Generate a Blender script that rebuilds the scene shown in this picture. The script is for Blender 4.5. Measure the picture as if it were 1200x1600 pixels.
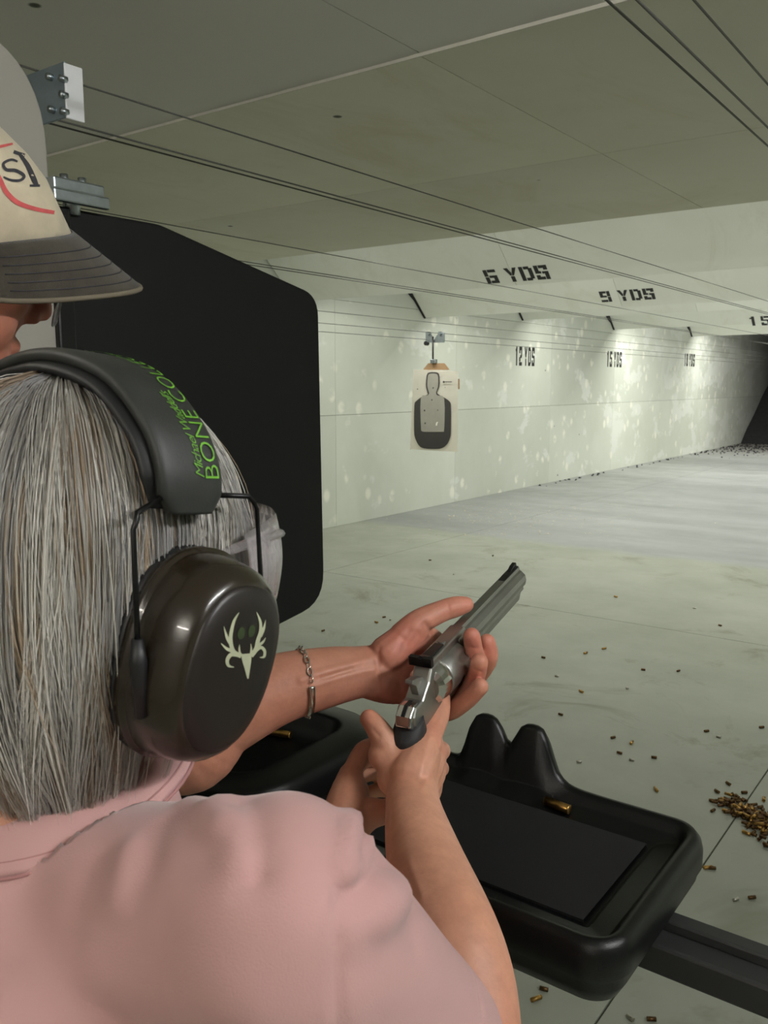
import bpy, bmesh, math, random
import numpy as np
from mathutils import Vector, Matrix, noise
from mathutils.bvhtree import BVHTree
random.seed(7); np.random.seed(7)
for o in list(bpy.data.objects): bpy.data.objects.remove(o)
scene = bpy.context.scene
C = scene.collection

# ------------------------------------------------------------------ camera
FPX = 1350.0; EYE = 1.55
PSI = math.radians(36.5); TH = math.atan(200/1350)
VF = Vector((-math.sin(PSI)*math.cos(TH), math.cos(PSI)*math.cos(TH), -math.sin(TH)))
VR = Vector((math.cos(PSI), math.sin(PSI), 0))
VD = Vector((math.sin(PSI)*math.sin(TH), -math.cos(PSI)*math.sin(TH), -math.cos(TH)))
EYEP = Vector((0, 0, EYE))
cam = bpy.data.cameras.new('camera'); camo = bpy.data.objects.new('camera', cam); C.objects.link(camo)
camo.location = EYEP
camo.rotation_euler = (math.pi/2 - TH, 0, PSI)
cam.sensor_fit = 'VERTICAL'; cam.sensor_height = 32.0; cam.lens = FPX*32.0/1600.0
cam.clip_start = 0.02; cam.clip_end = 100
cam.dof.use_dof = True; cam.dof.focus_distance = 1.1; cam.dof.aperture_fstop = 22
scene.camera = camo
def ray(u, v): return VR*((u-600)/FPX) + VD*((v-800)/FPX) + VF
def P(u, v, d): return EYEP + ray(u, v)*d          # a place at a given distance in front of where the photographer stood
def atz(u, v, z): r = ray(u, v); return EYEP + r*((z-EYE)/r.z)
def atx(u, v, x): r = ray(u, v); return EYEP + r*(x/r.x)
def aty(u, v, y): r = ray(u, v); return EYEP + r*(y/r.y)
def CV(a, b, c): return VR*a + VD*b + VF*c

# ------------------------------------------------------------------ light and exposure
w = bpy.data.worlds.new('world'); scene.world = w; w.use_nodes = True
w.node_tree.nodes['Background'].inputs[0].default_value = (0.5, 0.55, 0.5, 1)
w.node_tree.nodes['Background'].inputs[1].default_value = 0.02
scene.view_settings.view_transform = 'Standard'; scene.view_settings.look = 'None'
scene.view_settings.gamma = 1.0; scene.view_settings.use_curve_mapping = False
scene.view_settings.exposure = 0.36
def area(name, loc, sx, sy, power, col, rot=(0, 0, 0)):
    l = bpy.data.lights.new(name, 'AREA'); l.shape = 'RECTANGLE'; l.size = sx; l.size_y = sy
    l.energy = power; l.color = col
    o = bpy.data.objects.new(name, l); C.objects.link(o); o.location = loc; o.rotation_euler = rot
    return o
# fluorescent strips hung behind the lower edge of each ceiling baffle, shining down on the range
for (yy, zz, pw) in ((4.75, 2.54, 70), (6.85, 2.52, 95), (9.15, 2.5, 120), (11.7, 2.62, 150), (15.15, 2.66, 270), (19.55, 2.74, 230)):
    area('baffle_strip_light', (-.9, yy, zz), 9.1, 0.12, pw*.9, (1.0, 0.99, 0.93), (math.radians(30), 0, 0))
# (the fluorescent tubes over the walkway behind the firing line are built with their fittings below)

# ------------------------------------------------------------------ helpers
def link(name, me, m=None, parent=None):
    o = bpy.data.objects.new(name, me); C.objects.link(o)
    if m is not None and not me.materials: me.materials.append(m)
    if parent is not None: o.parent = parent
    return o
def empty(name, loc=(0, 0, 0)):
    o = bpy.data.objects.new(name, None); C.objects.link(o); o.location = loc; o.empty_display_size = .05
    return o
def tag(o, label=None, cat=None, group=None, kind=None):
    if label: o['label'] = label
    if cat: o['category'] = cat
    if group: o['group'] = group
    if kind: o['kind'] = kind
    return o
def local(o, parent):            # parent without moving a mesh written in world coordinates
    o.parent = parent; o.matrix_parent_inverse = Matrix.Translation(parent.location).inverted(); return o
def smooth(me, on=True):
    me.polygons.foreach_set('use_smooth', [on]*len(me.polygons))
def tomesh(bm, name='m', sm=False):
    me = bpy.data.meshes.new(name); bmesh.ops.recalc_face_normals(bm, faces=bm.faces); bm.to_mesh(me); bm.free()
    if sm: smooth(me)
    return me
def pydata(verts, faces, name='m', sm=False):
    me = bpy.data.meshes.new(name); me.from_pydata([tuple(v) for v in verts], [], faces); me.update()
    if sm: smooth(me)
    return me
def box(bm, x0, x1, y0, y1, z0, z1):
    vs = [bm.verts.new((x, y, z)) for z in (z0, z1) for y in (y0, y1) for x in (x0, x1)]
    for f in ((0, 2, 3, 1), (4, 5, 7, 6), (0, 1, 5, 4), (2, 6, 7, 3), (0, 4, 6, 2), (1, 3, 7, 5)): bm.faces.new([vs[i] for i in f])
    return vs
def boxmesh(x0, x1, y0, y1, z0, z1, bev=0, seg=2, sm=False):
    bm = bmesh.new(); box(bm, x0, x1, y0, y1, z0, z1)
    if bev: bmesh.ops.bevel(bm, geom=bm.edges[:], offset=bev, segments=seg, affect='EDGES', profile=.5)
    return tomesh(bm, sm=sm)
def frame_of(t, hint=Vector((0, 0, 1))):
    t = t.normalized(); a = hint - t*hint.dot(t)
    if a.length < 1e-4: a = Vector((1, 0, 0)) - t*t.x
    a.normalize(); return a, t.cross(a)
def tube(bm, pts, r, n=8, cap=True, hint=Vector((0, 0, 1)), ry=None):
    rings = []
    N = len(pts)
    for i, p in enumerate(pts):
        p = Vector(p); t = Vector(pts[min(i+1, N-1)]) - Vector(pts[max(i-1, 0)])
        a, b = frame_of(t, hint); rr = r[i] if isinstance(r, (list, tuple)) else r
        r2 = rr if ry is None else (ry[i] if isinstance(ry, (list, tuple)) else ry)
        rings.append([bm.verts.new(p + a*(math.cos(2*math.pi*k/n)*rr) + b*(math.sin(2*math.pi*k/n)*r2)) for k in range(n)])
    for i in range(N-1):
        for k in range(n): bm.faces.new((rings[i][k], rings[i][(k+1) % n], rings[i+1][(k+1) % n], rings[i+1][k]))
    if cap: bm.faces.new(rings[0][::-1]); bm.faces.new(rings[-1])
    return rings
def tubemesh(pts, r, n=8, sm=True, **k):
    bm = bmesh.new(); tube(bm, pts, r, n, **k); return tomesh(bm, sm=sm)
def spline(pts, n=6):             # Catmull-Rom through points (tuples of any length)
    A = np.array([list(p) for p in pts], float); out = []
    for i in range(len(A)-1):
        p0 = A[max(i-1, 0)]; p1 = A[i]; p2 = A[i+1]; p3 = A[min(i+2, len(A)-1)]
        for k in range(n):
            t = k/n; out.append(.5*((2*p1) + (-p0+p2)*t + (2*p0-5*p1+4*p2-p3)*t*t + (-p0+3*p1-3*p2+p3)*t**3))
    out.append(A[-1]); return np.array(out)
def bridge(bm, rings, cap0=False, cap1=False):
    for a, b in zip(rings[:-1], rings[1:]):
        n = len(a)
        for k in range(n): bm.faces.new((a[k], a[(k+1) % n], b[(k+1) % n], b[k]))
    if cap0: bm.faces.new(rings[0][::-1])
    if cap1: bm.faces.new(rings[-1])
def rrect(x0, x1, y0, y1, r, n=6):
    r = min(r, (x1-x0)/2-1e-4, (y1-y0)/2-1e-4); out = []
    for cx, cy, a0 in ((x1-r, y1-r, 0), (x0+r, y1-r, 90), (x0+r, y0+r, 180), (x1-r, y0+r, 270)):
        for k in range(n+1):
            a = math.radians(a0 + 90*k/n); out.append((cx+r*math.cos(a), cy+r*math.sin(a)))
    return out
def extrude_poly(pts2, d, plane, bev=0, sm=False):   # polygon given as 3D points, extruded by vector d
    bm = bmesh.new(); a = [bm.verts.new(p) for p in pts2]; b = [bm.verts.new(Vector(p)+Vector(d)) for p in pts2]
    bm.faces.new(a); bm.faces.new(b[::-1])
    n = len(a)
    for k in range(n): bm.faces.new((a[k], b[k], b[(k+1) % n], a[(k+1) % n]))
    bmesh.ops.recalc_face_normals(bm, faces=bm.faces)
    if bev:
        es = [e for e in bm.edges if e.is_manifold and e.calc_face_angle(0) > 1.0]
        bmesh.ops.bevel(bm, geom=es, offset=bev, segments=3, affect='EDGES', profile=.5)
    return tomesh(bm, sm=sm)
def round_corners(pts, rads, n=6):    # pts 2D list, per-corner radius
    out = []; N = len(pts)
    for i in range(N):
        p = Vector(pts[i]); a = Vector(pts[i-1]); b = Vector(pts[(i+1) % N]); r = rads[i] if isinstance(rads, (list, tuple)) else rads
        if r <= 0: out.append(tuple(p)); continue
        u = (a-p).normalized(); v = (b-p).normalized(); ang = u.angle(v); t = r/math.tan(ang/2)
        t = min(t, (a-p).length*.49, (b-p).length*.49)
        for k in range(n+1):
            s = k/n; q = (p+u*t)*(1-s)**2 + p*2*s*(1-s) + (p+v*t)*s*s; out.append(tuple(q))
    return out

# ------------------------------------------------------------------ materials
def srgb(r, g, b):
    f = lambda c: (c/255/12.92) if c/255 <= .04045 else ((c/255+.055)/1.055)**2.4
    return (f(r), f(g), f(b), 1)
class NT:
    def __init__(s, name):
        s.m = bpy.data.materials.new(name); s.m.use_nodes = True; s.t = s.m.node_tree; s.b = s.t.nodes['Principled BSDF']
        s.co = s.t.nodes.new('ShaderNodeTexCoord')
    def n(s, k, **kw):
        d = s.t.nodes.new(k)
        for a, v in kw.items():
            if a in d.inputs: d.inputs[a].default_value = v
            else: setattr(d, a, v)
        return d
    def l(s, a, b): s.t.links.new(a, b)
    def noise(s, scale, detail=4, rough=.6, vec=None, dist=0):
        d = s.n('ShaderNodeTexNoise'); d.inputs['Scale'].default_value = scale; d.inputs['Detail'].default_value = detail
        d.inputs['Roughness'].default_value = rough; d.inputs['Distortion'].default_value = dist
        s.l(vec or s.co.outputs['Object'], d.inputs['Vector']); return d.outputs['Fac']
    def mapv(s, scale, loc=(0, 0, 0)):
        d = s.n('ShaderNodeMapping'); d.inputs['Scale'].default_value = scale; d.inputs['Location'].default_value = loc
        s.l(s.co.outputs['Object'], d.inputs['Vector']); return d.outputs['Vector']
    def ramp(s, fac, stops):
        d = s.n('ShaderNodeValToRGB'); e = d.color_ramp.elements
        while len(e) < len(stops): e.new(.5)
        for i, (p, c) in enumerate(stops): e[i].position = p; e[i].color = c if len(c) == 4 else (*c, 1)
        s.l(fac, d.inputs['Fac']); return d.outputs['Color']
    def mix(s, fac, a, b, mode='MIX'):
        d = s.n('ShaderNodeMix', data_type='RGBA', blend_type=mode)
        for x, i in ((fac, 0), (a, 6), (b, 7)):
            if isinstance(x, (int, float, tuple)): d.inputs[i].default_value = x
            else: s.l(x, d.inputs[i])
        return d.outputs[2]
    def bump(s, h, strength=.2, dist=.002):
        d = s.n('ShaderNodeBump'); d.inputs['Strength'].default_value = strength; d.inputs['Distance'].default_value = dist
        s.l(h, d.inputs['Height']); s.l(d.outputs['Normal'], s.b.inputs['Normal'])
    def col(s, x):
        if isinstance(x, tuple): s.b.inputs['Base Color'].default_value = x
        else: s.l(x, s.b.inputs['Base Color'])
    def set(s, **k):
        for a, v in k.items(): s.b.inputs[a.replace('_', ' ')].default_value = v
def pmat(name, base, rough=.5, metal=0, var=.12, scale=8, bump=0, bscale=200, spec=.5, coat=0):
    t = NT(name); nz = t.noise(scale, 5)
    lo = tuple(c*(1-var) for c in base[:3])+(1,); hi = tuple(min(1, c*(1+var)) for c in base[:3])+(1,)
    t.col(t.ramp(nz, ((.3, lo), (.7, hi)))); t.set(Roughness=rough, Metallic=metal, Coat_Weight=coat)
    t.b.inputs['Specular IOR Level'].default_value = spec
    if bump: t.bump(t.noise(bscale, 3), bump, .001)
    return t.m
M = {}
M['black_plastic'] = pmat('black_plastic', srgb(9, 10, 10), .32, var=.15, bump=.25, bscale=900, spec=.35)
M['divider_plastic'] = pmat('divider_plastic', srgb(11, 12, 12), .62, var=.12, bump=.3, bscale=500, spec=.3)
M['steel'] = pmat('galvanised_steel', srgb(170, 178, 182), .35, 1, var=.15, scale=40)
M['dark_steel'] = pmat('dark_steel', srgb(40, 40, 40), .5, .6)
M['wire'] = pmat('steel_wire', srgb(92, 92, 86), .5, .5)
M['paint_black'] = pmat('stencil_paint', srgb(38, 38, 36), .7, var=.3, scale=30)
M['grey_laminate'] = pmat('grey_laminate', srgb(158, 155, 145), .6, var=.04, scale=3)
M['brass'] = pmat('brass', srgb(170, 134, 74), .3, 1, var=.25, scale=60)
M['brass_dark'] = pmat('tarnished_brass', srgb(98, 76, 50), .48, 1, var=.4, scale=60)
M['nickel'] = pmat('nickel_case', srgb(190, 185, 175), .3, 1, var=.2, scale=60)

def panel_paint(name, stops, rough, blotch=None, dirt=None, spots=True, bump=.12, specks=False):
    t = NT(name); g = t.noise(.55, 5, .65); c = t.ramp(g, stops)
    oi = t.n('ShaderNodeObjectInfo')
    hv = t.n('ShaderNodeHueSaturation'); m_ = t.n('ShaderNodeMapRange'); m_.inputs[3].default_value = .93; m_.inputs[4].default_value = 1.06
    t.l(oi.outputs['Random'], m_.inputs[0]); t.l(m_.outputs[0], hv.inputs['Value']); t.l(c, hv.inputs['Color']); c = hv.outputs['Color']
    if dirt:
        s = t.noise(2.2, 6, .7, t.mapv((1.0, .5, 1)), 1.0); f = t.ramp(s, ((.52, (0, 0, 0)), (.75, (.55, .55, .55)))); c = t.mix(f, c, dirt)
    if blotch: c = blotch(t, c)
    if spots:
        v = t.n('ShaderNodeTexVoronoi'); v.inputs['Scale'].default_value = 2.6; v.inputs['Randomness'].default_value = 1
        t.l(t.co.outputs['Object'], v.inputs['Vector'])
        f = t.ramp(v.outputs['Distance'], ((.0, (1, 1, 1)), (.03, (.9, .9, .9)), (.045, (0, 0, 0))))
        k = t.ramp(t.noise(1.1, 2), ((.5, (0, 0, 0)), (.56, (1, 1, 1))))
        mm = t.n('ShaderNodeMath', operation='MULTIPLY'); t.l(f, mm.inputs[0]); t.l(k, mm.inputs[1])
        c = t.mix(mm.outputs[0], c, srgb(62, 60, 52))
    t.col(c); t.set(Roughness=rough); t.bump(t.noise(35, 5), bump, .004); return t.m
M['ceiling_paint'] = panel_paint('ceiling_paint', ((.35, srgb(212, 209, 190)), (.7, srgb(226, 224, 210))), .75, dirt=srgb(196, 187, 156))
M['ceiling_paint_grey'] = panel_paint('ceiling_paint_grey', ((.35, srgb(216, 215, 208)), (.7, srgb(224, 223, 217))), .75)
M['baffle_paint'] = panel_paint('baffle_paint', ((.35, srgb(208, 211, 198)), (.7, srgb(220, 223, 212))), .7, dirt=srgb(196, 195, 174))
def wall_blotch(t, c):
    # touch-up paint daubs: more of them farther down the range
    nz = t.noise(2.6, 4, .62, t.mapv((1, .55, .9))); sep = t.n('ShaderNodeSeparateXYZ'); t.l(t.co.outputs['Object'], sep.inputs[0])
    mr = t.n('ShaderNodeMapRange'); mr.inputs[1].default_value = 7; mr.inputs[2].default_value = 20; mr.inputs[3].default_value = -.06; mr.inputs[4].default_value = .075
    t.l(sep.outputs['Y'], mr.inputs[0]); ad = t.n('ShaderNodeMath', operation='ADD'); t.l(nz, ad.inputs[0]); t.l(mr.outputs[0], ad.inputs[1])
    f = t.ramp(ad.outputs[0], ((.575, (0, 0, 0)), (.63, (.6, .6, .6))))
    c = t.mix(f, c, srgb(218, 222, 214))
    v = t.n('ShaderNodeTexVoronoi'); v.inputs['Scale'].default_value = 5.4; t.l(t.mapv((1, .8, .62), (3, 1, 2)), v.inputs['Vector'])
    f2 = t.ramp(v.outputs['Distance'], ((.18, (1, 1, 1)), (.30, (0, 0, 0))))
    k = t.ramp(ad.outputs[0], ((.43, (0, 0, 0)), (.50, (.85, .85, .85)))); mm = t.n('ShaderNodeMath', operation='MULTIPLY'); t.l(f2, mm.inputs[0]); t.l(k, mm.inputs[1])
    c = t.mix(mm.outputs[0], c, srgb(228, 228, 212))
    # darker grey towards the trap
    mr2 = t.n('ShaderNodeMapRange'); mr2.inputs[1].default_value = 20.5; mr2.inputs[2].default_value = 27; t.l(sep.outputs['Y'], mr2.inputs[0])
    c = t.mix(mr2.outputs[0], c, srgb(70, 68, 66)); return c
M['wall_paint'] = panel_paint('wall_paint', ((.35, srgb(190, 195, 181)), (.7, srgb(203, 208, 196))), .65, blotch=wall_blotch, bump=.08)
def floor_mat():
    t = NT('painted_concrete'); sep = t.n('ShaderNodeSeparateXYZ'); t.l(t.co.outputs['Object'], sep.inputs[0])
    wob = t.noise(.8, 3); ad = t.n('ShaderNodeMath', operation='MULTIPLY_ADD'); t.l(wob, ad.inputs[0]); ad.inputs[1].default_value = .5; t.l(sep.outputs['Y'], ad.inputs[2])
    far = t.ramp(ad.outputs[0], ((.0, (0, 0, 0)), (1, (1, 1, 1)))); 
    mr = t.n('ShaderNodeMapRange'); mr.inputs[1].default_value = 7.85; mr.inputs[2].default_value = 8.05; t.l(ad.outputs[0], mr.inputs[0])
    near = t.ramp(t.noise(.9, 6, .65), ((.3, srgb(142, 147, 132)), (.7, srgb(164, 168, 154))))
    stn = t.ramp(t.noise(1.6, 5, .7, None, .8), ((.56, (0, 0, 0)), (.72, (.8, .8, .8)))); near = t.mix(stn, near, srgb(112, 112, 88))
    conc = t.ramp(t.noise(1.3, 6, .7, t.mapv((.25, 1, 1))), ((.3, srgb(138, 142, 138)), (.7, srgb(164, 167, 164))))
    d2 = t.n('ShaderNodeMapRange'); d2.inputs[1].default_value = 19; d2.inputs[2].default_value = 25; t.l(sep.outputs['Y'], d2.inputs[0])
    conc = t.mix(d2.outputs[0], conc, srgb(120, 112, 104))
    t.col(t.mix(mr.outputs[0], near, conc)); t.set(Roughness=.5)
    rr = t.ramp(t.noise(3, 4), ((.3, (.38, .38, .38)), (.7, (.6, .6, .6)))); t.l(rr, t.b.inputs['Roughness'])
    t.bump(t.noise(14, 6), .1, .004); return t.m
M['floor'] = floor_mat()
M['joint'] = pmat('joint_dark', srgb(84, 85, 72), .9)
M['rubber'] = pmat('rubber_granules', srgb(24, 25, 25), .95, var=.5, scale=12, bump=.9, bscale=40)
M['back_wall'] = pmat('back_wall_paint', srgb(176, 172, 160), .8, var=.05)

# ------------------------------------------------------------------ the room
XL, XR, YB, YF = -6.0, 4.6, -3.2, 30.0
def struct(name, me, m, parent=None):
    o = link(name, me, m, parent)
    if parent is None: o['kind'] = 'structure'
    return o
flo = struct('floor', boxmesh(XL-.2, XR+.2, YB, YF, -.12, -.006), M['joint'])
jx = [XL-.2, -4.6, -.72, 3.1, XR+.2]; jy = [YB, 5.38, 9.6, 14, 18.5, 23, YF]
for i in range(len(jx)-1):
    for j in range(len(jy)-1):
        link('slab', boxmesh(jx[i]+.003, jx[i+1]-.003, jy[j]+.003, jy[j+1]-.003, -.005, 0), M['floor'], flo)
cei = struct('ceiling', boxmesh(XL-.2, XR+.2, YB, YF, 3.06, 3.2), M['dark_steel'])
xs = [XL, -3.80, -1.36, 1.08, 3.52, XR]; ys = [YB, -.44, .78, 2.0, 3.205, 4.46]
for j in range(len(ys)-1):
    near = ys[j+1] < 2.1
    for i in range(len(xs)-1):
        z = 2.407 if near else 2.400
        sh = .0 if j != 2 else .35
        link('ceiling_panel', boxmesh(xs[i]+.0015, xs[i+1]-.0015, ys[j]+.0015, ys[j+1]-.0015, z, z+.02), M['ceiling_paint_grey' if near else 'ceiling_paint'], cei)
# painted caulk bead along the step between the near and far sheets
M['caulk'] = pmat('white_caulk', srgb(214, 210, 196), .6, var=.1)
bm = bmesh.new()
for k in range(46):
    x0 = XL + k*(XR-XL)/46; x1 = x0 + (XR-XL)/46
    th = .001 + .0025*abs(noise.noise((k*.7, 2, 1))) + (.003 if -1.4 < x0 < .2 else 0)
    box(bm, x0, x1, 1.999-th, 2.001, 2.3995-th*.25, 2.4075)
link('caulk_bead', tomesh(bm), M['caulk'], cei)
link('firebreak', boxmesh(XL, XR, -3.18, 4.4, 2.44, 2.5), M['dark_steel'], cei)
# left wall of painted sheets
wl = struct('wall_left', boxmesh(XL-.2, XL-.022, YB, YF, 0, 3.1), M['joint'])
wy = [YB, -.1, 2.35, 4.79, 7.23, 9.68, 12.47, 15.02, 17.5, 19.99, 22.4, 24.9, YF]
for j in range(len(wy)-1):
    for (z0, z1) in ((0, 1.216), (1.216, 2.436), (2.436, 3.06)):
        link('wall_panel', boxmesh(XL-.021, XL, wy[j]+.002, wy[j+1]-.002, z0+.002, z1-.002), M['wall_paint'], wl)
struct('wall_right', boxmesh(XR, XR+.2, YB, YF, 0, 3.1), M['wall_paint'])
struct('wall_back', boxmesh(XL, XR, YB-.2, YB, 0, 3.1), M['back_wall'])
struct('wall_front', boxmesh(XL-.2, XR+.2, YF, YF+.2, 0, 3.1), M['rubber'])

# ------------------------------------------------------------------ fluorescent fittings over the walkway (behind and beside the photographer)
def tube_light(loc, along_x, strength, col, lb):
    o = empty('fluorescent_light', loc); tag(o, lb, 'ceiling light', 'walkway lights'); x, y, z = loc; hx, hy = (.64, .06) if along_x else (.06, .64)
    local(link('housing', boxmesh(x-hx, x+hx, y-hy, y+hy, 2.368, 2.406, .004), M['back_wall']), o)
    t = NT('tube_glow'); t.b.inputs['Emission Color'].default_value = (*col, 1); t.b.inputs['Emission Strength'].default_value = strength; t.col((.9, .9, .9, 1))
    d = Vector((.6, 0, 0)) if along_x else Vector((0, .6, 0)); c = Vector((x, y, 2.335))
    local(link('tube', tubemesh([c-d, c+d], .019, 16, hint=Vector((0, 0, 1))), t.m), o)
    for k in (-1, 1): local(link('socket', boxmesh(c.x+d.x*k-.022, c.x+d.x*k+.022, c.y+d.y*k-.022, c.y+d.y*k+.022, 2.31, 2.369, .003), M['back_wall']), o)
tube_light((-1.75, -.55, 2.39), False, 70, (1.0, .96, .90), 'fluorescent tube light on the ceiling behind the grey partition')
tube_light((1.25, .75, 2.39), False, 135, (.97, .98, 1.0), 'fluorescent tube light on the ceiling right of the shooting bench')
tube_light((.25, -1.6, 2.39), True, 74, (1.0, .95, .88), 'fluorescent tube light on the ceiling behind the photographer')
# ------------------------------------------------------------------ stencil lettering (blocky strokes with stencil gaps)
GL = {  # strokes as rectangles in a 10 x 16 cell
 '6': [(0, 0, 3, 7.4), (0, 8.4, 3, 16), (3.6, 13, 10, 16), (3.6, 0, 10, 3), (7, 3, 10, 9), (3.6, 6.5, 7, 9)],
 '9': [(7, 0, 10, 7.4), (7, 8.4, 10, 16), (0, 13, 6.4, 16), (0, 7, 3, 13), (3, 7, 6.4, 9.5), (0, 0, 6.4, 3)],
 'D': [(0, 0, 3, 16), (3.8, 13, 8, 16), (3.8, 0, 8, 3), (7, 2, 10, 14)],
 'S': [(0, 9, 3, 16), (3.6, 13, 10, 16), (7, 11, 10, 13), (0, 7, 4.5, 9.4), (5.3, 6.6, 10, 9), (7, 0, 10, 6.6), (0, 0, 6.4, 3), (0, 3, 3, 5)],
 '1': [(3, 0, 6.4, 16), (1, 12, 3, 14)],
 '2': [(0, 13, 4.6, 16), (5.4, 13, 10, 16), (7, 8, 10, 13), (3.5, 6.5, 9, 9), (0, 3.4, 4, 7.2), (0, 0, 10, 3), (0, 10.5, 3, 13)],
 '5': [(0, 8, 3, 16), (3.6, 13, 10, 16), (3, 8, 6, 10), (6, 7.4, 10, 10), (7, 0, 10, 7.4), (0, 0, 6.4, 3), (0, 3, 3, 5)],
 '8': [(0, 9, 3, 15), (7, 9, 10, 15), (2, 13, 8, 16), (2, 7, 4.6, 9.4), (5.4, 7, 8, 9.4), (0, 1, 3, 7), (7, 1, 10, 7), (2, 0, 8, 3)]}
def stencil(text, org, ux, uy, h, wcell, gap, th=.003, m=None):
    bm = bmesh.new(); ux = Vector(ux).normalized(); uy = Vector(uy).normalized(); nn = ux.cross(uy); x = 0
    def poly(pp):
        a = [bm.verts.new(Vector(org)+ux*((x+px/10*wcell))+uy*(py/16*h)+nn*th) for px, py in pp]
        b = [bm.verts.new(Vector(org)+ux*((x+px/10*wcell))+uy*(py/16*h)-nn*.001) for px, py in pp]
        bm.faces.new(a); bm.faces.new(b[::-1])
        for k in range(len(a)): bm.faces.new((a[k], b[k], b[(k+1) % len(a)], a[(k+1) % len(a)]))
    for ch in text:
        if ch == ' ': x += wcell*.55; continue
        if ch == 'Y':
            poly([(0, 16), (3, 16), (5, 10), (4.6, 7.2), (3.4, 7.6)]); poly([(10, 16), (7, 16), (5.4, 10.6), (5.2, 7), (6.6, 7.6)]); poly([(3.5, 0), (6.5, 0), (6.5, 6.2), (3.5, 6.2)])
        else:
            for (a, b, c, d) in GL[ch]: poly([(a, b), (c, b), (c, d), (a, d)])
        x += wcell + gap
    return tomesh(bm), x
# ------------------------------------------------------------------ ceiling baffles
def baffle(y0, z0, y1, z1, xl, xr, label, m):
    t = Vector((0, y1-y0, z1-z0)).normalized(); nup = Vector((0, -t.z, t.y))
    o = empty('ceiling_baffle', (0, y1, z1)); tag(o, label, 'baffle', 'ceiling baffles')
    th = nup*.03; cuts = [xl] + [x for x in (-3.5, -1.06, 1.38) if xl < x < xr] + [xr]
    for a, b in zip(cuts[:-1], cuts[1:]):
        pts = [Vector((a+.0015, y0, z0)), Vector((b-.0015, y0, z0)), Vector((b-.0015, y1, z1)), Vector((a+.0015, y1, z1))]
        local(link('plywood_sheet', extrude_poly(pts, th, None), m), o)
    return o, t, nup
BAF = [  # near top edge -> lower far edge
 (5.90, 2.99, 6.58, 2.36, 'first ceiling baffle, lettered 6 YDS, nearest the shooters'),
 (8.22, 2.99, 8.92, 2.345, 'second ceiling baffle, lettered 9 YDS'),
 (10.84, 3.04, 11.46, 2.466, 'third ceiling baffle, above the 12 YDS wall mark'),
 (14.28, 3.05, 14.90, 2.50, 'fourth ceiling baffle, above the 15 YDS wall mark'),
 (18.75, 3.05, 19.30, 2.57, 'fifth ceiling baffle, farthest down the range')]
bo = []
for i, (y0, z0, y1, z1, lb) in enumerate(BAF):
    o, t, nup = baffle(y0, z0, y1, z1, XL+.03, XR-.03, lb, M['baffle_paint']); bo.append((o, t, nup))
    if i:   # dark steel end bracket where the sheet meets the wall
        sl = (z0-z1)/(y1-y0); B = Vector((XL+.004, y1, z1-.012)); q = lambda dy, dz: B+Vector((0, -dy, dy*sl+dz))
        kk = 1 if i == 1 else .62
        pts = [q(.0, .004), q(0, .03), q(.62*kk, .05), q(.68*kk, -.04), q(.62*kk, -.17*kk), q(.36*kk, -.05), q(.22*kk, -.004)]
        local(link('end_bracket', extrude_poly(pts, (.028, 0, 0), None), M['dark_steel']), o)
def on_baffle(i, u, v):
    y0, z0, y1, z1, _ = BAF[i]; r = ray(u, v); t = bo[i][1]; n = bo[i][2]; p0 = Vector((0, y1, z1))
    return EYEP + r*((p0-EYEP).dot(n)/r.dot(n))
for i, txt, (ua, va), (ub, vb), hpx in ((0, '6 YDS', (763, 443), (862, 433), 22), (1, '9 YDS', (941, 472), (1026, 466), 17)):
    a = on_baffle(i, ua, va); b = on_baffle(i, ub, vb); o, t, nup = bo[i]
    up = on_baffle(i, (ua+ub)/2, (va+vb)/2-hpx); h = abs((up-on_baffle(i, (ua+ub)/2, (va+vb)/2)).dot(t))
    L = abs(b.x-a.x); nch = 4; g = .04*L; wc = (L-g*2.0-0)/(nch+.55) - g*.25
    adv = 0
    for wd_ in txt.split():
        me, x_ = stencil(wd_, a+Vector((adv, 0, 0)), (1, 0, 0), -t, h, wc, g*.9); adv += x_+wc*.55
        local(tag(link('lettering', me, M['paint_black']), 'black stencilled ' + wd_), o)
a = on_baffle(3, 1172, 509)
for k, dg_ in enumerate('15'):
    me, _ = stencil(dg_, a+Vector((.18*k, 0, 0)), (1, 0, 0), -bo[3][1], .20, .13, .05); local(tag(link('lettering', me, M['paint_black']), 'black stencilled ' + dg_), bo[3][0])
for txt, (ua, va), (ub, vb), h in (('12 YDS', (805, 571), (835, 570), .27), ('15 YDS', (948, 573), (971, 572), .27), ('18 YDS', (1069, 572), (1085, 571), .27)):
    a = atx(ua, va, XL+.002); b = atx(ub, vb, XL+.002); L = abs(b.y-a.y); g = .075*L; wc = (L-3.3*g)/5.55
    adv = 0
    for wd_ in txt.split():
        me, x_ = stencil(wd_, a+Vector((0, adv, 0)), (0, 1, 0), (0, 0, 1), h, wc, g*.8); adv += x_+wc*.55; tag(link('lettering', me, M['paint_black'], wl), 'black stencilled ' + wd_)

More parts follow.
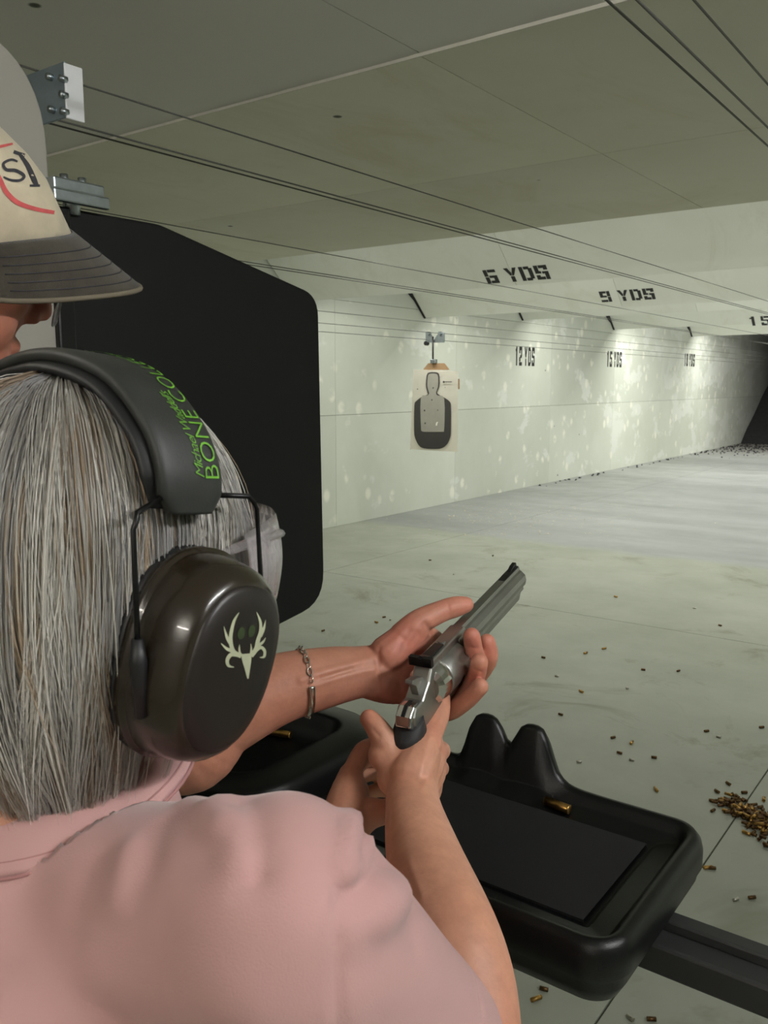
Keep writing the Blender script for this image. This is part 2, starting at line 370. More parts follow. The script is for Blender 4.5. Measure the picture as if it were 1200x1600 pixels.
# ------------------------------------------------------------------ rubber berm bullet trap
bm = bmesh.new(); nx, ny = 46, 22; vv = []
for j in range(ny+1):
    row = []
    for i in range(nx+1):
        x = XL+.01+(XR-XL-.02)*i/nx; s = j/ny; y = 23.9+5.4*s
        z = .0 + 3.02*s**.92 + .05*noise.noise((x*1.3, y*1.3, 0))*(0 if j == 0 else 1)
        row.append(bm.verts.new((x, y, max(z, .001))))
    vv.append(row)
for j in range(ny):
    for i in range(nx): bm.faces.new((vv[j][i], vv[j][i+1], vv[j+1][i+1], vv[j+1][i]))
bt = [[bm.verts.new((r[i].co.x, 29.6, .001 if k else r[i].co.z)) for i in range(nx+1)] for k, r in ((0, vv[-1]), (1, vv[-1]))]
for i in range(nx):
    bm.faces.new((vv[-1][i], vv[-1][i+1], bt[0][i+1], bt[0][i])); bm.faces.new((bt[0][i], bt[0][i+1], bt[1][i+1], bt[1][i]))
    bm.faces.new((bt[1][i], bt[1][i+1], vv[0][i+1], vv[0][i]))
me = tomesh(bm); tag(link('rubber_berm', me, M['rubber']), 'sloping black rubber bullet trap at the far end of the range', 'bullet trap')
bm = bmesh.new()
for k in range(900):
    x = random.uniform(XL+.05, XR-.1) if k % 3 else random.uniform(XL+.05, XL+1.2); y = 23.8-abs(random.gauss(0, 1.9)); r = random.uniform(.012, .035)
    if k % 14 == 0: x = XL+random.uniform(.03, .2); y = random.uniform(12, 23.7)
    vs = [bm.verts.new((x+r*math.cos(a)*random.uniform(.6, 1), y+r*math.sin(a)*random.uniform(.6, 1), .001)) for a in (0, 1.6, 3.1, 4.7)]; tp = bm.verts.new((x, y, r*.8))
    for i in range(4): bm.faces.new((vs[i], vs[(i+1) % 4], tp))
tag(link('rubber_crumbs', tomesh(bm), M['rubber']), 'black rubber crumbs strewn over the floor before the trap', 'debris', kind='stuff')
bm = bmesh.new()   # pale paper and plaster scraps on the bare concrete by the wall
for k in range(330):
    u = random.gauss(790, 130); v = random.uniform(785, 838)
    if k < 90: u = random.gauss(775, 45); v = random.gauss(806, 7)
    p = atz(u, v, 0)
    if p.x < XL+.06 or p.y < 7.0: continue
    r = random.uniform(.006, .018); a0 = random.uniform(0, 6)
    vs = [bm.verts.new((p.x+r*math.cos(a0+a)*random.uniform(.4, 1), p.y+r*math.sin(a0+a)*random.uniform(.4, 1), .001+random.uniform(0, .006))) for a in (0, 1.3, 3, 4.5)]
    tp = bm.verts.new((p.x, p.y, .004+r*.4))
    for i in range(4): bm.faces.new((vs[i], vs[(i+1) % 4], tp))
M['scrap'] = pmat('paper_scrap', srgb(200, 190, 165), .8, var=.5, scale=9)
tag(link('paper_scraps', tomesh(bm), M['scrap']), 'pale target scraps littering the bare concrete floor', 'debris', kind='stuff')

# ------------------------------------------------------------------ target wires
def wire(x, z, y0, y1, lb, grp, r=.0026, sag=.0):
    n = 12; pts = [(x, y0+(y1-y0)*k/n, z-sag*4*(k/n)*(1-k/n)) for k in range(n+1)]
    tag(link('target_wire', tubemesh(pts, r, 6), M['wire']), lb, 'wire', grp)
lanes = {'A': [(-.64, 2.2, 'left lower'), (-.598, 2.2, 'right lower'), (-.60, 2.30, 'upper')],
         'B': [(-2.045, 2.2, 'left lower'), (-2.005, 2.2, 'right lower'), (-2.02, 2.308, 'upper')],
         'C': [(-3.52, 2.2, 'left lower'), (-3.45, 2.2, 'right lower'), (-3.47, 2.324, 'upper')],
         'D': [(-4.93, 1.994, 'lowest'), (-4.90, 2.063, 'middle'), (-4.91, 2.164, 'upper')]}
lname = {'A': 'shooter lane at top right', 'B': 'lane running from the steel pulley bracket', 'C': 'lane just right of the black divider', 'D': 'lane carrying the paper target'}
for L, ws in lanes.items():
    for x, z, nm in ws:
        wire(x, z, 1.12 if L != 'A' else .9, 23.6, nm + ' target wire of the ' + lname[L], 'wires of lane ' + lname[L])

# ------------------------------------------------------------------ target carrier and paper target
def carrier():
    y = 7.4; o = empty('target_carrier', aty(677, 545, y)); tag(o, 'galvanised target carrier on the wires above the paper target', 'target carrier')
    def pl(px): return [aty(u, v, y) for u, v in px]
    local(link('carrier_plate', extrude_poly(pl([(665, 519), (671, 519), (676, 527), (676, 535.5), (665, 534.5)]), (0, .012, 0), None), M['steel']), o)
    local(link('carrier_plate', extrude_poly(pl([(680, 527), (687, 519), (694, 520), (694, 535), (677, 535.5)]), (0, .012, 0), None), M['steel']), o)
    for u, v, r in ((670, 521, .018), (688, 521, .018), (666.5, 536.5, .022)):
        p = aty(u, v, y); bm = bmesh.new(); tube(bm, [p+Vector((0, -.02, 0)), p+Vector((0, .02, 0))], r, 12); local(link('pulley_wheel', tomesh(bm), M['dark_steel' if v > 530 else 'steel']), o)
    a = aty(677.5, 526, y); b = aty(677.5, 567, y); local(link('hanger_rod', tubemesh([a+Vector((0, -.012, 0)), b+Vector((0, -.012, 0))], .009, 8), M['dark_steel']), o)
    p = aty(678, 563, y); local(link('clip', boxmesh(p.x-.03, p.x+.03, y-.025, y+.02, p.z-.03, p.z+.01, .004), M['steel']), o)
    return y
ty = carrier()
def paper_target():
    y = ty+.012; o = empty('paper_target', aty(680, 705, y)); tag(o, 'white paper target with dark human silhouette hanging before the left wall', 'target')
    M['paper'] = pmat('target_paper', srgb(232, 228, 214), .85, var=.04); M['card'] = pmat('cardboard', srgb(150, 122, 88), .9, var=.12)
    M['ink'] = pmat('target_ink', srgb(56, 54, 50), .8, var=.12, scale=4); M['ink_grey'] = pmat('target_ink_grey', srgb(150, 148, 136), .8, var=.06)
    def q(u, v, dy=0): p = aty(u, v, y); p.y += dy; return p
    local(link('cardboard_backer', extrude_poly([q(u, v) for u, v in [(660.5, 578), (669, 567.5), (694, 567.5), (702, 578)]], (0, .01, 0), None), M['card']), o)
    local(link('backer_tab', extrude_poly([q(u, v, .004) for u, v in [(714.5, 592), (717, 592), (717, 608), (714.5, 608)]], (0, .01, 0), None), M['card']), o)
    # sheet with a slight curl
    nx, nz = 16, 20; bm = bmesh.new(); g = []
    c = [(647, 577), (717.5, 580), (641.5, 702), (716, 706)]
    for j in range(nz+1):
        row = []
        for i in range(nx+1):
            s, t = i/nx, j/nz
            u = (c[0][0]*(1-s)+c[1][0]*s)*(1-t)+(c[2][0]*(1-s)+c[3][0]*s)*t; v = (c[0][1]*(1-s)+c[1][1]*s)*(1-t)+(c[2][1]*(1-s)+c[3][1]*s)*t
            row.append(bm.verts.new(q(u, v, -.012-.012*math.sin(s*3.1)*math.sin(t*2.2+.3)-.03*max(0, s-.75)*(1-t))))
        g.append(row)
    for j in range(nz):
        for i in range(nx): bm.faces.new((g[j][i], g[j+1][i], g[j+1][i+1], g[j][i+1]))
    bmesh.ops.solidify(bm, geom=bm.faces[:], thickness=.0012)
    local(link('sheet', tomesh(bm), M['paper']), o)
    def Z(x, yv): return 580+x/5.0, 480+yv/5.0          # measured on the enlarged view
    body = [(455, 680), (440, 620), (442, 560), (450, 520), (475, 508), (515, 508), (540, 520), (546, 560), (544, 620), (527, 665), (540, 682), (590, 710), (622, 735), (635, 775), (635, 960), (628, 1020), (600, 1075), (545, 1105), (430, 1103), (385, 1080), (355, 1020), (347, 960), (349, 770), (362, 735), (400, 705), (445, 685)]
    inner = [(466, 672), (452, 620), (453, 560), (460, 528), (478, 519), (512, 519), (530, 528), (536, 560), (534, 620), (519, 668), (532, 690), (583, 716), (583, 950), (572, 970), (555, 973), (425, 972), (408, 962), (402, 945), (400, 712), (452, 690)]
    for nm, pp, m, dy in (('silhouette', body, 'ink', -.0285), ('scoring_zone', inner, 'ink_grey', -.0305)):
        pts = spline(pp+[pp[0]], 3)[:-1]
        local(link(nm, extrude_poly([q(*Z(a, b), dy) for a, b in pts], (0, .001, 0), None), M[m]), o)
    for cx, cy, r in ((487, 724, 5), (430, 806, 6), (533, 803, 4), (435, 906, 6), (497, 630, 5), (375, 640, 4), (590, 626, 3)):
        bm = bmesh.new(); tube(bm, [q(*Z(cx, cy), -.0325), q(*Z(cx, cy), -.029)], r*.0013, 8); local(link('bullet_hole', tomesh(bm), M['paint_black']), o)
    bm = bmesh.new()
    for k in range(12): 
        a, b = q(*Z(590+k*4.6, 580), -.034), q(*Z(593+k*4.6, 586 if k % 3 else 589), -.032); box(bm, a.x, b.x, a.y, b.y, b.z, a.z)
    p = q(*Z(580, 584), -.034); tube(bm, [p, p+Vector((0, .003, 0))], .011, 10)
    local(link('maker_print', tomesh(bm), M['ink']), o)
    a = spline([(518, 915), (524, 898), (538, 896), (530, 908), (528, 922), (520, 926)], 3)
    local(link('torn_patch', extrude_poly([q(*Z(*p), -.033) for p in a], (0, .001, 0), None), M['paper']), o)
paper_target()

# ------------------------------------------------------------------ lane divider and stall partition
def yz_panel(name, px, rads, x, th, m, parent, bev=.006):
    pts = [atx(u, v, x) for u, v in px]; rc = round_corners([(p.y, p.z) for p in pts], rads)
    o = link(name, extrude_poly([(x, a, b) for a, b in rc], (-th, 0, 0), None, bev, False), m)
    return local(o, parent) if parent else o
DX = -1.34
dv = empty('lane_divider', (DX, 1.2, 1.0)); tag(dv, 'black plastic lane divider panel with clipped corners', 'divider')
yz_panel('panel', [(88, 321), (250, 350), (498, 462), (508, 940), (395, 998), (88, 1010)], [.02, .12, .06, .09, .1, .02], DX, .03, M['divider_plastic'], dv)
p = atx(104, 420, DX); local(link('edge_strip', boxmesh(DX-.004, DX+.012, p.y-.028, p.y+.006, 1.0, 1.845, .004), M['black_plastic']), dv)
pt = empty('stall_partition', (DX-.02, .5, 0)); tag(pt, 'light grey stall partition with rounded top corner behind the capped person', 'partition')
a = atx(75, 250, DX); rc = round_corners([(-.9, 0), (a.y, 0), (a.y, 2.10), (-.9, 2.10)], [0, .0, .17, 0], 10)
local(link('panel', extrude_poly([(DX+.0, y, z) for y, z in rc], (-.03, 0, 0), None, .004), M['grey_laminate']), pt)
# galvanised hanger clamp on top of the divider
hg = empty('divider_hanger', atx(115, 322, DX)); tag(hg, 'galvanised channel clamp on top of the black divider', 'hanger')
a = atx(70, 288, DX+.01); b = atx(150, 301, DX+.01)
local(link('channel', boxmesh(DX-.045, DX+.035, a.y, b.y, b.z-.012, b.z+.008, .003), M['steel']), hg)
local(link('channel_lip', boxmesh(DX+.022, DX+.035, a.y, b.y+.01, b.z-.03, b.z-.01, .003), M['steel']), hg)
for dy in (.02, .055): local(link('bolt', tubemesh([(DX, b.y-dy, b.z+.006), (DX, b.y-dy, b.z+.022)], .007, 6), M['steel']), hg)
p = atx(112, 322, DX); local(link('post', tubemesh([(DX, p.y, 1.835), (DX, p.y, b.z-.008)], .014, 12), M['steel']), hg)
# pulley bracket the next lane's wires start from
bk = empty('pulley_bracket', aty(90, 183, 1.13)); tag(bk, 'bolted steel pulley bracket at the start of the target wires', 'bracket')
M['bracket_paint'] = pmat('zinc_plate', srgb(150, 165, 175), .45, .7, var=.1, scale=20); M['flange_glare'] = pmat('flange_glare_white', srgb(245, 246, 248), .3, .0, var=.02)  # flange near-white: lamp glare on galvanised steel put into its base colour
a = aty(44, 116, 1.13); b = aty(104, 183, 1.13)
def bxp(name, x0, x1, y0, y1, z0, z1, m, bev=.002): return local(link(name, boxmesh(x0, x1, y0, y1, z0, z1, bev), m), bk)
bxp('plate', a.x-.05, b.x, 1.13, 1.136, b.z, a.z, M['bracket_paint'])
bxp('flange', b.x-.004, b.x+.002, 1.13, 1.173, b.z-.002, a.z-.003, M['flange_glare'])
for u, v in ((81, 121), (84, 172), (101, 124), (102, 149), (103, 175)):
    p = aty(u, v, 1.13); local(link('bolt', tubemesh([(p.x, 1.118, p.z), (p.x, 1.134, p.z)], .0075, 6), M['steel']), bk)
bxp('arm', -2.75, a.x+.02, 1.137, 1.145, b.z+.03, b.z+.07, M['steel']); bxp('ceiling_strap', -2.78, -2.74, 1.137, 1.145, b.z+.03, 2.414, M['steel'])
# ------------------------------------------------------------------ shooting bench tray
def dense(loop, step=.006):
    out = []; n = len(loop)
    for i in range(n):
        a = Vector(loop[i]); b = Vector(loop[(i+1) % n]); k = max(1, int((b-a).length/step))
        for j in range(k): out.append(tuple(a+(b-a)*(j/k)))
    return out
def nested(x0, x1, y0, y1, r, prof, zmod=None, step=.008):
    base = dense(rrect(x0, x1, y0, y1, r, 8), step); n = len(base); rings = []; bm = bmesh.new()
    cx, cy = (x0+x1)/2, (y0+y1)/2
    for ins, z in prof:
        ring = []
        rr = rrect(x0+ins, x1-ins, y0+ins, y1-ins, max(r-ins, .006), 8)
        # same parametrisation: resample by matching the base spacing
        b0 = rrect(x0, x1, y0, y1, r, 8); m = len(b0); pts = []
        for i in range(m):
            a = Vector(b0[i]); b = Vector(b0[(i+1) % m]); k = max(1, int((b-a).length/step))
            a2 = Vector(rr[i]); b2 = Vector(rr[(i+1) % m])
            for j in range(k): pts.append(a2+(b2-a2)*(j/k))
        for q in pts:
            zz = z + (zmod(q.x, q.y, ins, z) if zmod else 0); ring.append(bm.verts.new((q.x, q.y, zz)))
        rings.append(ring)
    bridge(bm, rings, True, True); return tomesh(bm, sm=True)
HX = spline([(-.70, 0), (-.66, .0), (-.636, .004), (-.625, .028), (-.615, .060), (-.604, .073), (-.586, .075), (-.572, .067), (-.562, .048), (-.555, .040), (-.548, .046), (-.540, .064), (-.530, .075), (-.511, .0765), (-.499, .068), (-.489, .044), (-.480, .020), (-.466, .006), (-.445, .001), (-.40, 0)], 5)
def hump(x): return float(np.interp(x, HX[:, 0], HX[:, 1]))
TX0, TX1, TY0, TY1 = -.775, -.272, .748, 1.064
def tz(x, y, ins, z):
    if y > TY1-.05 and z > .99 and ins < .03: return hump(x)
    if y > TY1-.06 and ins <= .03 and z > .98: return hump(x)*.12
    return 0
bench = empty('shooting_bench', (-.6, .9, .925)); tag(bench, 'black moulded plastic shooting bench tray with a notched pistol rest', 'bench')
prof = [(.06, .918), (.03, .921), (.014, .93), (.006, .945), (.006, .955), (.0, .962), (.0, .982), (.003, .994), (.009, 1.001), (.015, 1.001), (.021, .996), (.026, .988), (.03, .985), (.05, .984), (.054, .981), (.058, .980)]
local(link('tray', nested(TX0, TX1, TY0, TY1, .045, prof, tz), M['black_plastic']), bench)
# ribbed rubber mat
M['mat'] = pmat('ribbed_rubber', srgb(12, 13, 13), .8, var=.12, bump=.2, bscale=500)
mx0, mx1, my0, my1 = TX0+.065, TX1-.062, TY0+.062, TY1-.062; nr = 60; V = []; Fc = []
for k in range(nr*2+1):
    y = my0+(my1-my0)*k/(nr*2); z = .9832 + (.0013 if k % 2 else 0); V += [(mx0, y, z), (mx1, y, z)]
    if k: i = 2*k; Fc.append((i-2, i-1, i+1, i))
V += [(mx0, my0, .979), (mx1, my0, .979), (mx0, my1, .979), (mx1, my1, .979)]; i = len(V)-4
Fc += [(i, i+1, 1, 0), (i+2, i+3, i-1, i-2)]
local(link('ribbed_mat', pydata(V, Fc), M['mat']), bench)
# raised end block with a shallow well
bl = [(.05, .915), (.015, .925), (.004, .94), (0, .96), (.0, 1.012), (.004, 1.024), (.012, 1.031), (.05, 1.033), (.056, 1.033), (.060, 1.030), (.066, 1.012), (.075, 1.0), (.09, .996)]
local(link('ammo_well', nested(-1.22, -.738, .705, 1.045, .10, bl), M['black_plastic']), bench)
M['rail'] = pmat('rail_paint', srgb(40, 41, 40), .5)
# rail under the bench
rl = empty('bench_rail', (0, .9, .86)); tag(rl, 'black steel rail running under the shooting bench', 'rail')
a = atz(1130, 1478, .90); ry = a.y
local(link('beam', boxmesh(XL, XR, ry-.045, ry+.012, .862, .900, .004), M['rail']), rl)
local(link('ridge', boxmesh(XL, XR, ry-.012, ry+.012, .899, .914, .003), M['rail']), rl)
for x in (-3.2, 2.2): local(link('leg', boxmesh(x-.03, x+.03, ry-.04, ry+.01, 0, .864, .004), M['black_plastic']), rl)

# ------------------------------------------------------------------ spent cases
def case_mesh(L=.030, r=.0058):
    prof = [(0, 0), (r*.9, 0), (r*1.04, .0006), (r*1.04, .0015), (r*.86, .002), (r*.86, .0027), (r, .0034), (r, L), (r*.9, L), (r*.88, L*.25), (0, L*.25)]
    bm = bmesh.new(); n = 14; rings = []
    for rr, z in prof: rings.append([bm.verts.new((max(rr, 1e-5)*math.cos(2*math.pi*k/n), max(rr, 1e-5)*math.sin(2*math.pi*k/n), z-L/2)) for k in range(n)])
    bridge(bm, rings, True, True); return tomesh(bm, sm=True)
CM = {}
for nm, L, r in (('brass', .030, .0058), ('brass_dark', .022, .0055), ('nickel', .020, .005)):
    CM[nm] = case_mesh(L, r); CM[nm].materials.append(M[nm])
def case(nm, loc, az, tilt=0, label='', group=None):
    o = bpy.data.objects.new('cartridge_case', CM[nm]); C.objects.link(o); o.location = loc
    o.rotation_euler = (math.pi/2+tilt, 0, az); tag(o, label, 'cartridge case', group); return o
big = case_mesh(.038, .0062); big.materials.append(M['brass'])
p = atz(871, 1258, .991); o = case('brass', p, math.radians(-97), 0, 'brass cartridge case lying on the bench ledge beside the notched pistol rest'); o.data = big
p = atz(438, 1146, 1.003); o = case('brass', p, math.radians(-75), 0, 'brass cartridge case lying in the well left of the bench tray'); o.data = big
fl = [(1005, 1046), (944, 1013), (1060, 1048), (980, 1075), (876, 1116), (908, 1080), (849, 1027), (870, 1056), (958, 1152), (987, 1160), (968, 1176), (987, 1187), (1022, 1183), (1025, 1233), (1104, 1142), (1123, 1151), (1190, 1136), (1106, 1355), (1113, 1356), (1150, 1405), (1175, 1402), (838, 1560), (850, 1545), (985, 1590), (1018, 1592), (1048, 1500), (1122, 1251), (1132, 1250), (1114, 1266), (1135, 1267), (1138, 1224), (1085, 950), (1125, 977), (962, 932), (770, 868), (610, 968), (600, 964), (588, 972), (672, 875), (709, 897), (505, 985), (915, 1020), (745, 1095), (905, 1190)]
for k, (u, v) in enumerate(fl):
    nm = ('brass_dark', 'brass', 'brass_dark', 'nickel')[k % 4]; r = {'brass': .0061, 'brass_dark': .0058, 'nickel': .0053}[nm]
    p = atz(u, v, r); case(nm, p, random.uniform(0, 6.28), 0, {'brass': 'shiny brass', 'brass_dark': 'tarnished brown', 'nickel': 'silvery'}[nm]+' spent cartridge case scattered loose on the painted floor', 'spent cases scattered on the floor')
for k in range(230):    # swept heap beside the floor joint
    s = random.random(); s = s**.8; u = 1130+88*s+random.gauss(0, 7); v = 1250+50*s+random.gauss(0, 5+8*s); h = max(0, random.gauss(0, .012))*(1-abs(s-.55))
    nm = ('brass_dark', 'brass_dark', 'brass_dark', 'brass')[k % 4]; p = atz(u, v, .006+h)
    case(nm, p, random.uniform(0, 6.28), random.uniform(-.25, .25) if h > .006 else 0, {'brass': 'shiny brass', 'brass_dark': 'tarnished brown'}[nm]+' spent cartridge case in the swept heap beside the floor joint', 'heap of spent cases')

# ------------------------------------------------------------------ revolver
M['stainless'] = pmat('stainless_steel', srgb(160, 160, 155), .42, 1, var=.10, scale=25, bump=.05, bscale=300)
M['polished'] = pmat('polished_steel', srgb(205, 205, 202), .14, 1, var=.05)
M['blued'] = pmat('blued_steel', srgb(30, 30, 30), .4, .4)
M['grip_rubber'] = pmat('grip_rubber', srgb(30, 30, 31), .6, bump=.2, bscale=900)
g0 = P(664, 1031, .87); gx = (P(806, 885, 1.085)-g0).normalized(); gup = (Vector((0, 0, 1))-gx*gx.z).normalized(); gy = gup.cross(gx)
GM = Matrix(((gx.x, gy.x, gup.x, g0.x), (gx.y, gy.y, gup.y, g0.y), (gx.z, gy.z, gup.z, g0.z), (0, 0, 0, 1)))
def G(x, y, z): return GM @ Vector((x, y, z))
gun = empty('revolver', G(-.05, 0, -.1)); tag(gun, 'stainless long-barrelled revolver held in two hands', 'revolver')
def gpart(name, me, m):
    me.transform(GM); return local(link(name, me, m), gun)
def xz_part(name, pp, hw, m, bev=.002):  # side-view outline, given half width
    return gpart(name, extrude_poly([(x, -hw, z) for x, z in pp], (0, 2*hw, 0), None, bev), m)
prof = [(-.0045, .001), (.0045, .001), (.0052, -.003), (.0075, -.0045), (.0115, -.009), (.0125, -.015), (.0112, -.021), (.0085, -.0235), (.0088, -.028), (.0082, -.035), (.005, -.0385), (-.005, -.0385), (-.0082, -.035), (-.0088, -.028), (-.0085, -.0235), (-.0112, -.021), (-.0125, -.015), (-.0115, -.009), (-.0075, -.0045), (-.0052, -.003)]
bm = bmesh.new(); rings = []
for x, k, lug in ((.072, 1, 0), (.150, 1, 0), (.244, 1, 0), (.248, 1, 1), (.2585, 1, 1), (.261, .88, 1), (.2612, .35, 1), (.20, .33, 1)):
    ring = []
    for y, z in prof:
        zz = max(z, -.0275) if lug else z
        ring.append(bm.verts.new((x, y*k*1.12, -.013+(zz+.013)*k*(1.08 if zz < -.013 else 1))))
    rings.append(ring)
bridge(bm, rings, True, True); bar = gpart('barrel', tomesh(bm), M['stainless'])
fs = extrude_poly([(x, -.0026, z) for x, z in [(.232, .0005), (.246, .0065), (.256, .0075), (.258, .0005)]], (0, .0052, 0), None, .0006); fs.transform(GM)
fso = link('front_sight', fs, M['blued']); fso.parent = bar; fso.matrix_parent_inverse = bar.matrix_parent_inverse.inverted() @ bar.matrix_parent_inverse
fb = extrude_poly([(x, -.0045, z) for x, z in [(.200, .0002), (.226, .0022), (.2585, .0022), (.2585, .0)]], (0, .009, 0), None, .0006); fb.transform(GM)
o = link('sight_base', fb, M['blued']); o.parent = bar
xz_part('top_strap', [(-.006, -.004), (.0, .0005), (.080, .001), (.084, -.003), (.084, -.013), (-.006, -.013)], .0088, M['stainless'])
xz_part('frame', [(-.006, -.005), (.013, -.005), (.013, -.050), (.062, -.050), (.062, -.005), (.084, -.005), (.084, -.036), (.074, -.058), (.02, -.061), (-.012, -.062), (-.035, -.060), (-.050, -.048), (-.051, -.036), (-.045, -.028), (-.030, -.028), (-.014, -.016)], .0105, M['stainless'], .003)
bm = bmesh.new(); tube(bm, [(-.004, 0, -.029), (.0, 0, -.029), (.009, 0, -.029), (.0135, 0, -.029)], [.015, .021, .0225, .0225], 28); gpart('recoil_shield', tomesh(bm, sm=False), M['polished'])
bm = bmesh.new(); rings = []
for x, dep in ((.0155, 0), (.0175, 0), (.035, 0), (.040, .35), (.046, 1), (.0585, 1), (.0605, 1)):
    ring = []
    for k in range(72):
        a = 2*math.pi*k/72; r = .0232 if x not in (.0155, .0605) else .0222
        f = max(0, math.cos(6*a))**1.5; r -= .0042*dep*f; ring.append(bm.verts.new((x, r*math.sin(a), -.029+r*math.cos(a))))
    rings.append(ring)
bridge(bm, rings, True, True); gpart('cylinder', tomesh(bm, sm=True), M['stainless'])
rs = xz_part('rear_sight', [(-.010, -.003), (-.011, .006), (-.006, .007), (.004, .0035), (.034, .002), (.036, -.001), (-.004, -.002)], .0052, M['blued'], .0006)
bm = bmesh.new(); box(bm, -.011, -.006, -.0125, -.002, -.002, .0075); box(bm, -.011, -.006, .002, .0125, -.002, .0075); box(bm, -.011, -.006, -.012, .012, -.002, .0035)
gpart('sight_leaf', tomesh(bm), M['blued'])
bm = bmesh.new(); tube(bm, [(.040, 0, .0005), (.040, 0, .0022)], .0042, 12); gpart('sight_screw', tomesh(bm), M['stainless'])
xz_part('hammer', [(-.010, -.018), (-.016, -.010), (-.026, -.006), (-.036, -.004), (-.038, -.007), (-.030, -.013), (-.026, -.026), (-.014, -.030)], .0042, M['stainless'], .0008)
xz_part('backstrap', [(-.034, -.028), (-.046, -.027), (-.055, -.034), (-.058, -.044), (-.050, -.052), (-.038, -.040)], .0085, M['polished'], .002)
# hammer channel
xz_part('hammer_slot', [(-.036, -.026), (-.0465, -.0262), (-.0555, -.0335), (-.050, -.034)], .0022, M['blued'], .0003)
gp = []; 
for (x, z, a, b) in ((-.046, -.045, .014, .015), (-.050, -.055, .016, .021), (-.047, -.070, .0165, .022), (-.053, -.090, .016, .021), (-.058, -.104, .016, .022), (-.062, -.114, .015, .021), (-.064, -.120, .010, .015)): gp.append((x, z, a, b))
gs = spline(gp, 4); bm = bmesh.new(); rings = []
for x, z, a, b in gs: rings.append([bm.verts.new((x+.004+b*math.cos(t)*.97, a*math.sin(t), z+b*math.cos(t)*.25)) for t in np.linspace(0, 2*math.pi, 24, endpoint=False)])
bridge(bm, rings, True, True); gpart('grip', tomesh(bm, sm=True), M['grip_rubber'])
bm = bmesh.new(); tube(bm, spline([(.020, 0, -.059), (.016, 0, -.075), (.002, 0, -.083), (-.012, 0, -.080), (-.022, 0, -.066), (-.024, 0, -.058)], 5).tolist(), .0045, 10, ry=.003, hint=Vector((0, 1, 0))); gpart('trigger_guard', tomesh(bm, sm=True), M['stainless'])
xz_part('trigger', [(-.004, -.058), (.004, -.058), (.004, -.066), (.008, -.076), (.004, -.075), (-.001, -.067)], .003, M['stainless'], .0006)
bm = bmesh.new(); tube(bm, [(.062, 0, -.044), (.088, 0, -.040)], .0035, 8); gpart('ejector_rod', tomesh(bm), M['stainless'])
def toG(p): q = GM.inverted() @ p; return tuple(round(c*1000, 1) for c in q)
def px(p):
    q = p-EYEP; d = q.dot(VF); return (round(600+FPX*q.dot(VR)/d), round(800+FPX*q.dot(VD)/d), round(d, 3))
print('gun px', [px(G(*c)) for c in ((0, 0, 0), (.26, 0, 0), (.037, -.023, -.03), (.037, 0, -.06), (.037, .023, -.03), (-.055, 0, -.045), (-.06, 0, -.11), (.0, 0, -.08), (.12, 0, -.04))])

# ================================================================== people: shared tools
def sphere(bm, c, rx, ry=None, rz=None, axes=None, n=20, m=12):
    ry = ry or rx; rz = rz or rx; ax = axes or (Vector((1, 0, 0)), Vector((0, 1, 0)), Vector((0, 0, 1))); c = Vector(c)
    rows = []
    for j in range(1, m):
        t = math.pi*j/m; rows.append([bm.verts.new(c + ax[0]*(rx*math.sin(t)*math.cos(2*math.pi*k/n)) + ax[1]*(ry*math.sin(t)*math.sin(2*math.pi*k/n)) + ax[2]*(rz*math.cos(t))) for k in range(n)])
    a = bm.verts.new(c+ax[2]*rz); b = bm.verts.new(c-ax[2]*rz)
    for j in range(m-2):
        for k in range(n): bm.faces.new((rows[j][k], rows[j+1][k], rows[j+1][(k+1) % n], rows[j][(k+1) % n]))
    for k in range(n): bm.faces.new((a, rows[0][k], rows[0][(k+1) % n])); bm.faces.new((b, rows[-1][(k+1) % n], rows[-1][k]))
def cone(bm, a, b, ra, rb, n=14):       # tapered capsule
    a = Vector(a); b = Vector(b); t = b-a; L = max(t.length, 1e-6); t = t/L; e1, e2 = frame_of(t, Vector((.3, .2, .93))); rings = []
    for k in range(1, 5): th = math.pi/2*(1-k/4); rings.append((a-t*(ra*math.sin(th)), ra*math.cos(th)))
    for k in range(0, 4): th = math.pi/2*k/4; rings.append((b+t*(rb*math.sin(th)), rb*math.cos(th)))
    vs = [[bm.verts.new(c+e1*(r*math.cos(2*math.pi*k/n))+e2*(r*math.sin(2*math.pi*k/n))) for k in range(n)] for c, r in rings]
    p0 = bm.verts.new(a-t*ra); p1 = bm.verts.new(b+t*rb); bridge(bm, vs)
    for k in range(n): bm.faces.new((p0, vs[0][(k+1) % n], vs[0][k])); bm.faces.new((p1, vs[-1][k], vs[-1][(k+1) % n]))
def chain(bm, pts, n=14):
    for (a, ra), (b, rb) in zip(pts[:-1], pts[1:]): cone(bm, a, b, ra, rb, n)
def schain(bm, pts, k=4, n=14):          # the same, along a smooth curve
    q = spline([(*p, r) for p, r in pts], k); chain(bm, [(Vector(x[:3]), float(x[3])) for x in q], n)
def loft(bm, rings):                     # rings: (centre, axis a, axis b, ra, rb)
    vs = [[bm.verts.new(Vector(c)+a*(ra*math.cos(2*math.pi*k/32))+b*(rb*math.sin(2*math.pi*k/32))) for k in range(32)] for c, a, b, ra, rb in rings]
    bridge(bm, vs, True, True)
def fuse(bm, voxel, it=6, fac=.5):       # weld overlapping volumes into one skin
    me = tomesh(bm); o = bpy.data.objects.new('tmp', me); C.objects.link(o)
    r = o.modifiers.new('r', 'REMESH'); r.mode = 'VOXEL'; r.voxel_size = voxel; r.use_smooth_shade = True
    s = o.modifiers.new('s', 'SMOOTH'); s.factor = fac; s.iterations = it
    dg = bpy.context.evaluated_depsgraph_get(); out = bpy.data.meshes.new_from_object(o.evaluated_get(dg))
    bpy.data.objects.remove(o); bpy.data.meshes.remove(me); smooth(out); return out
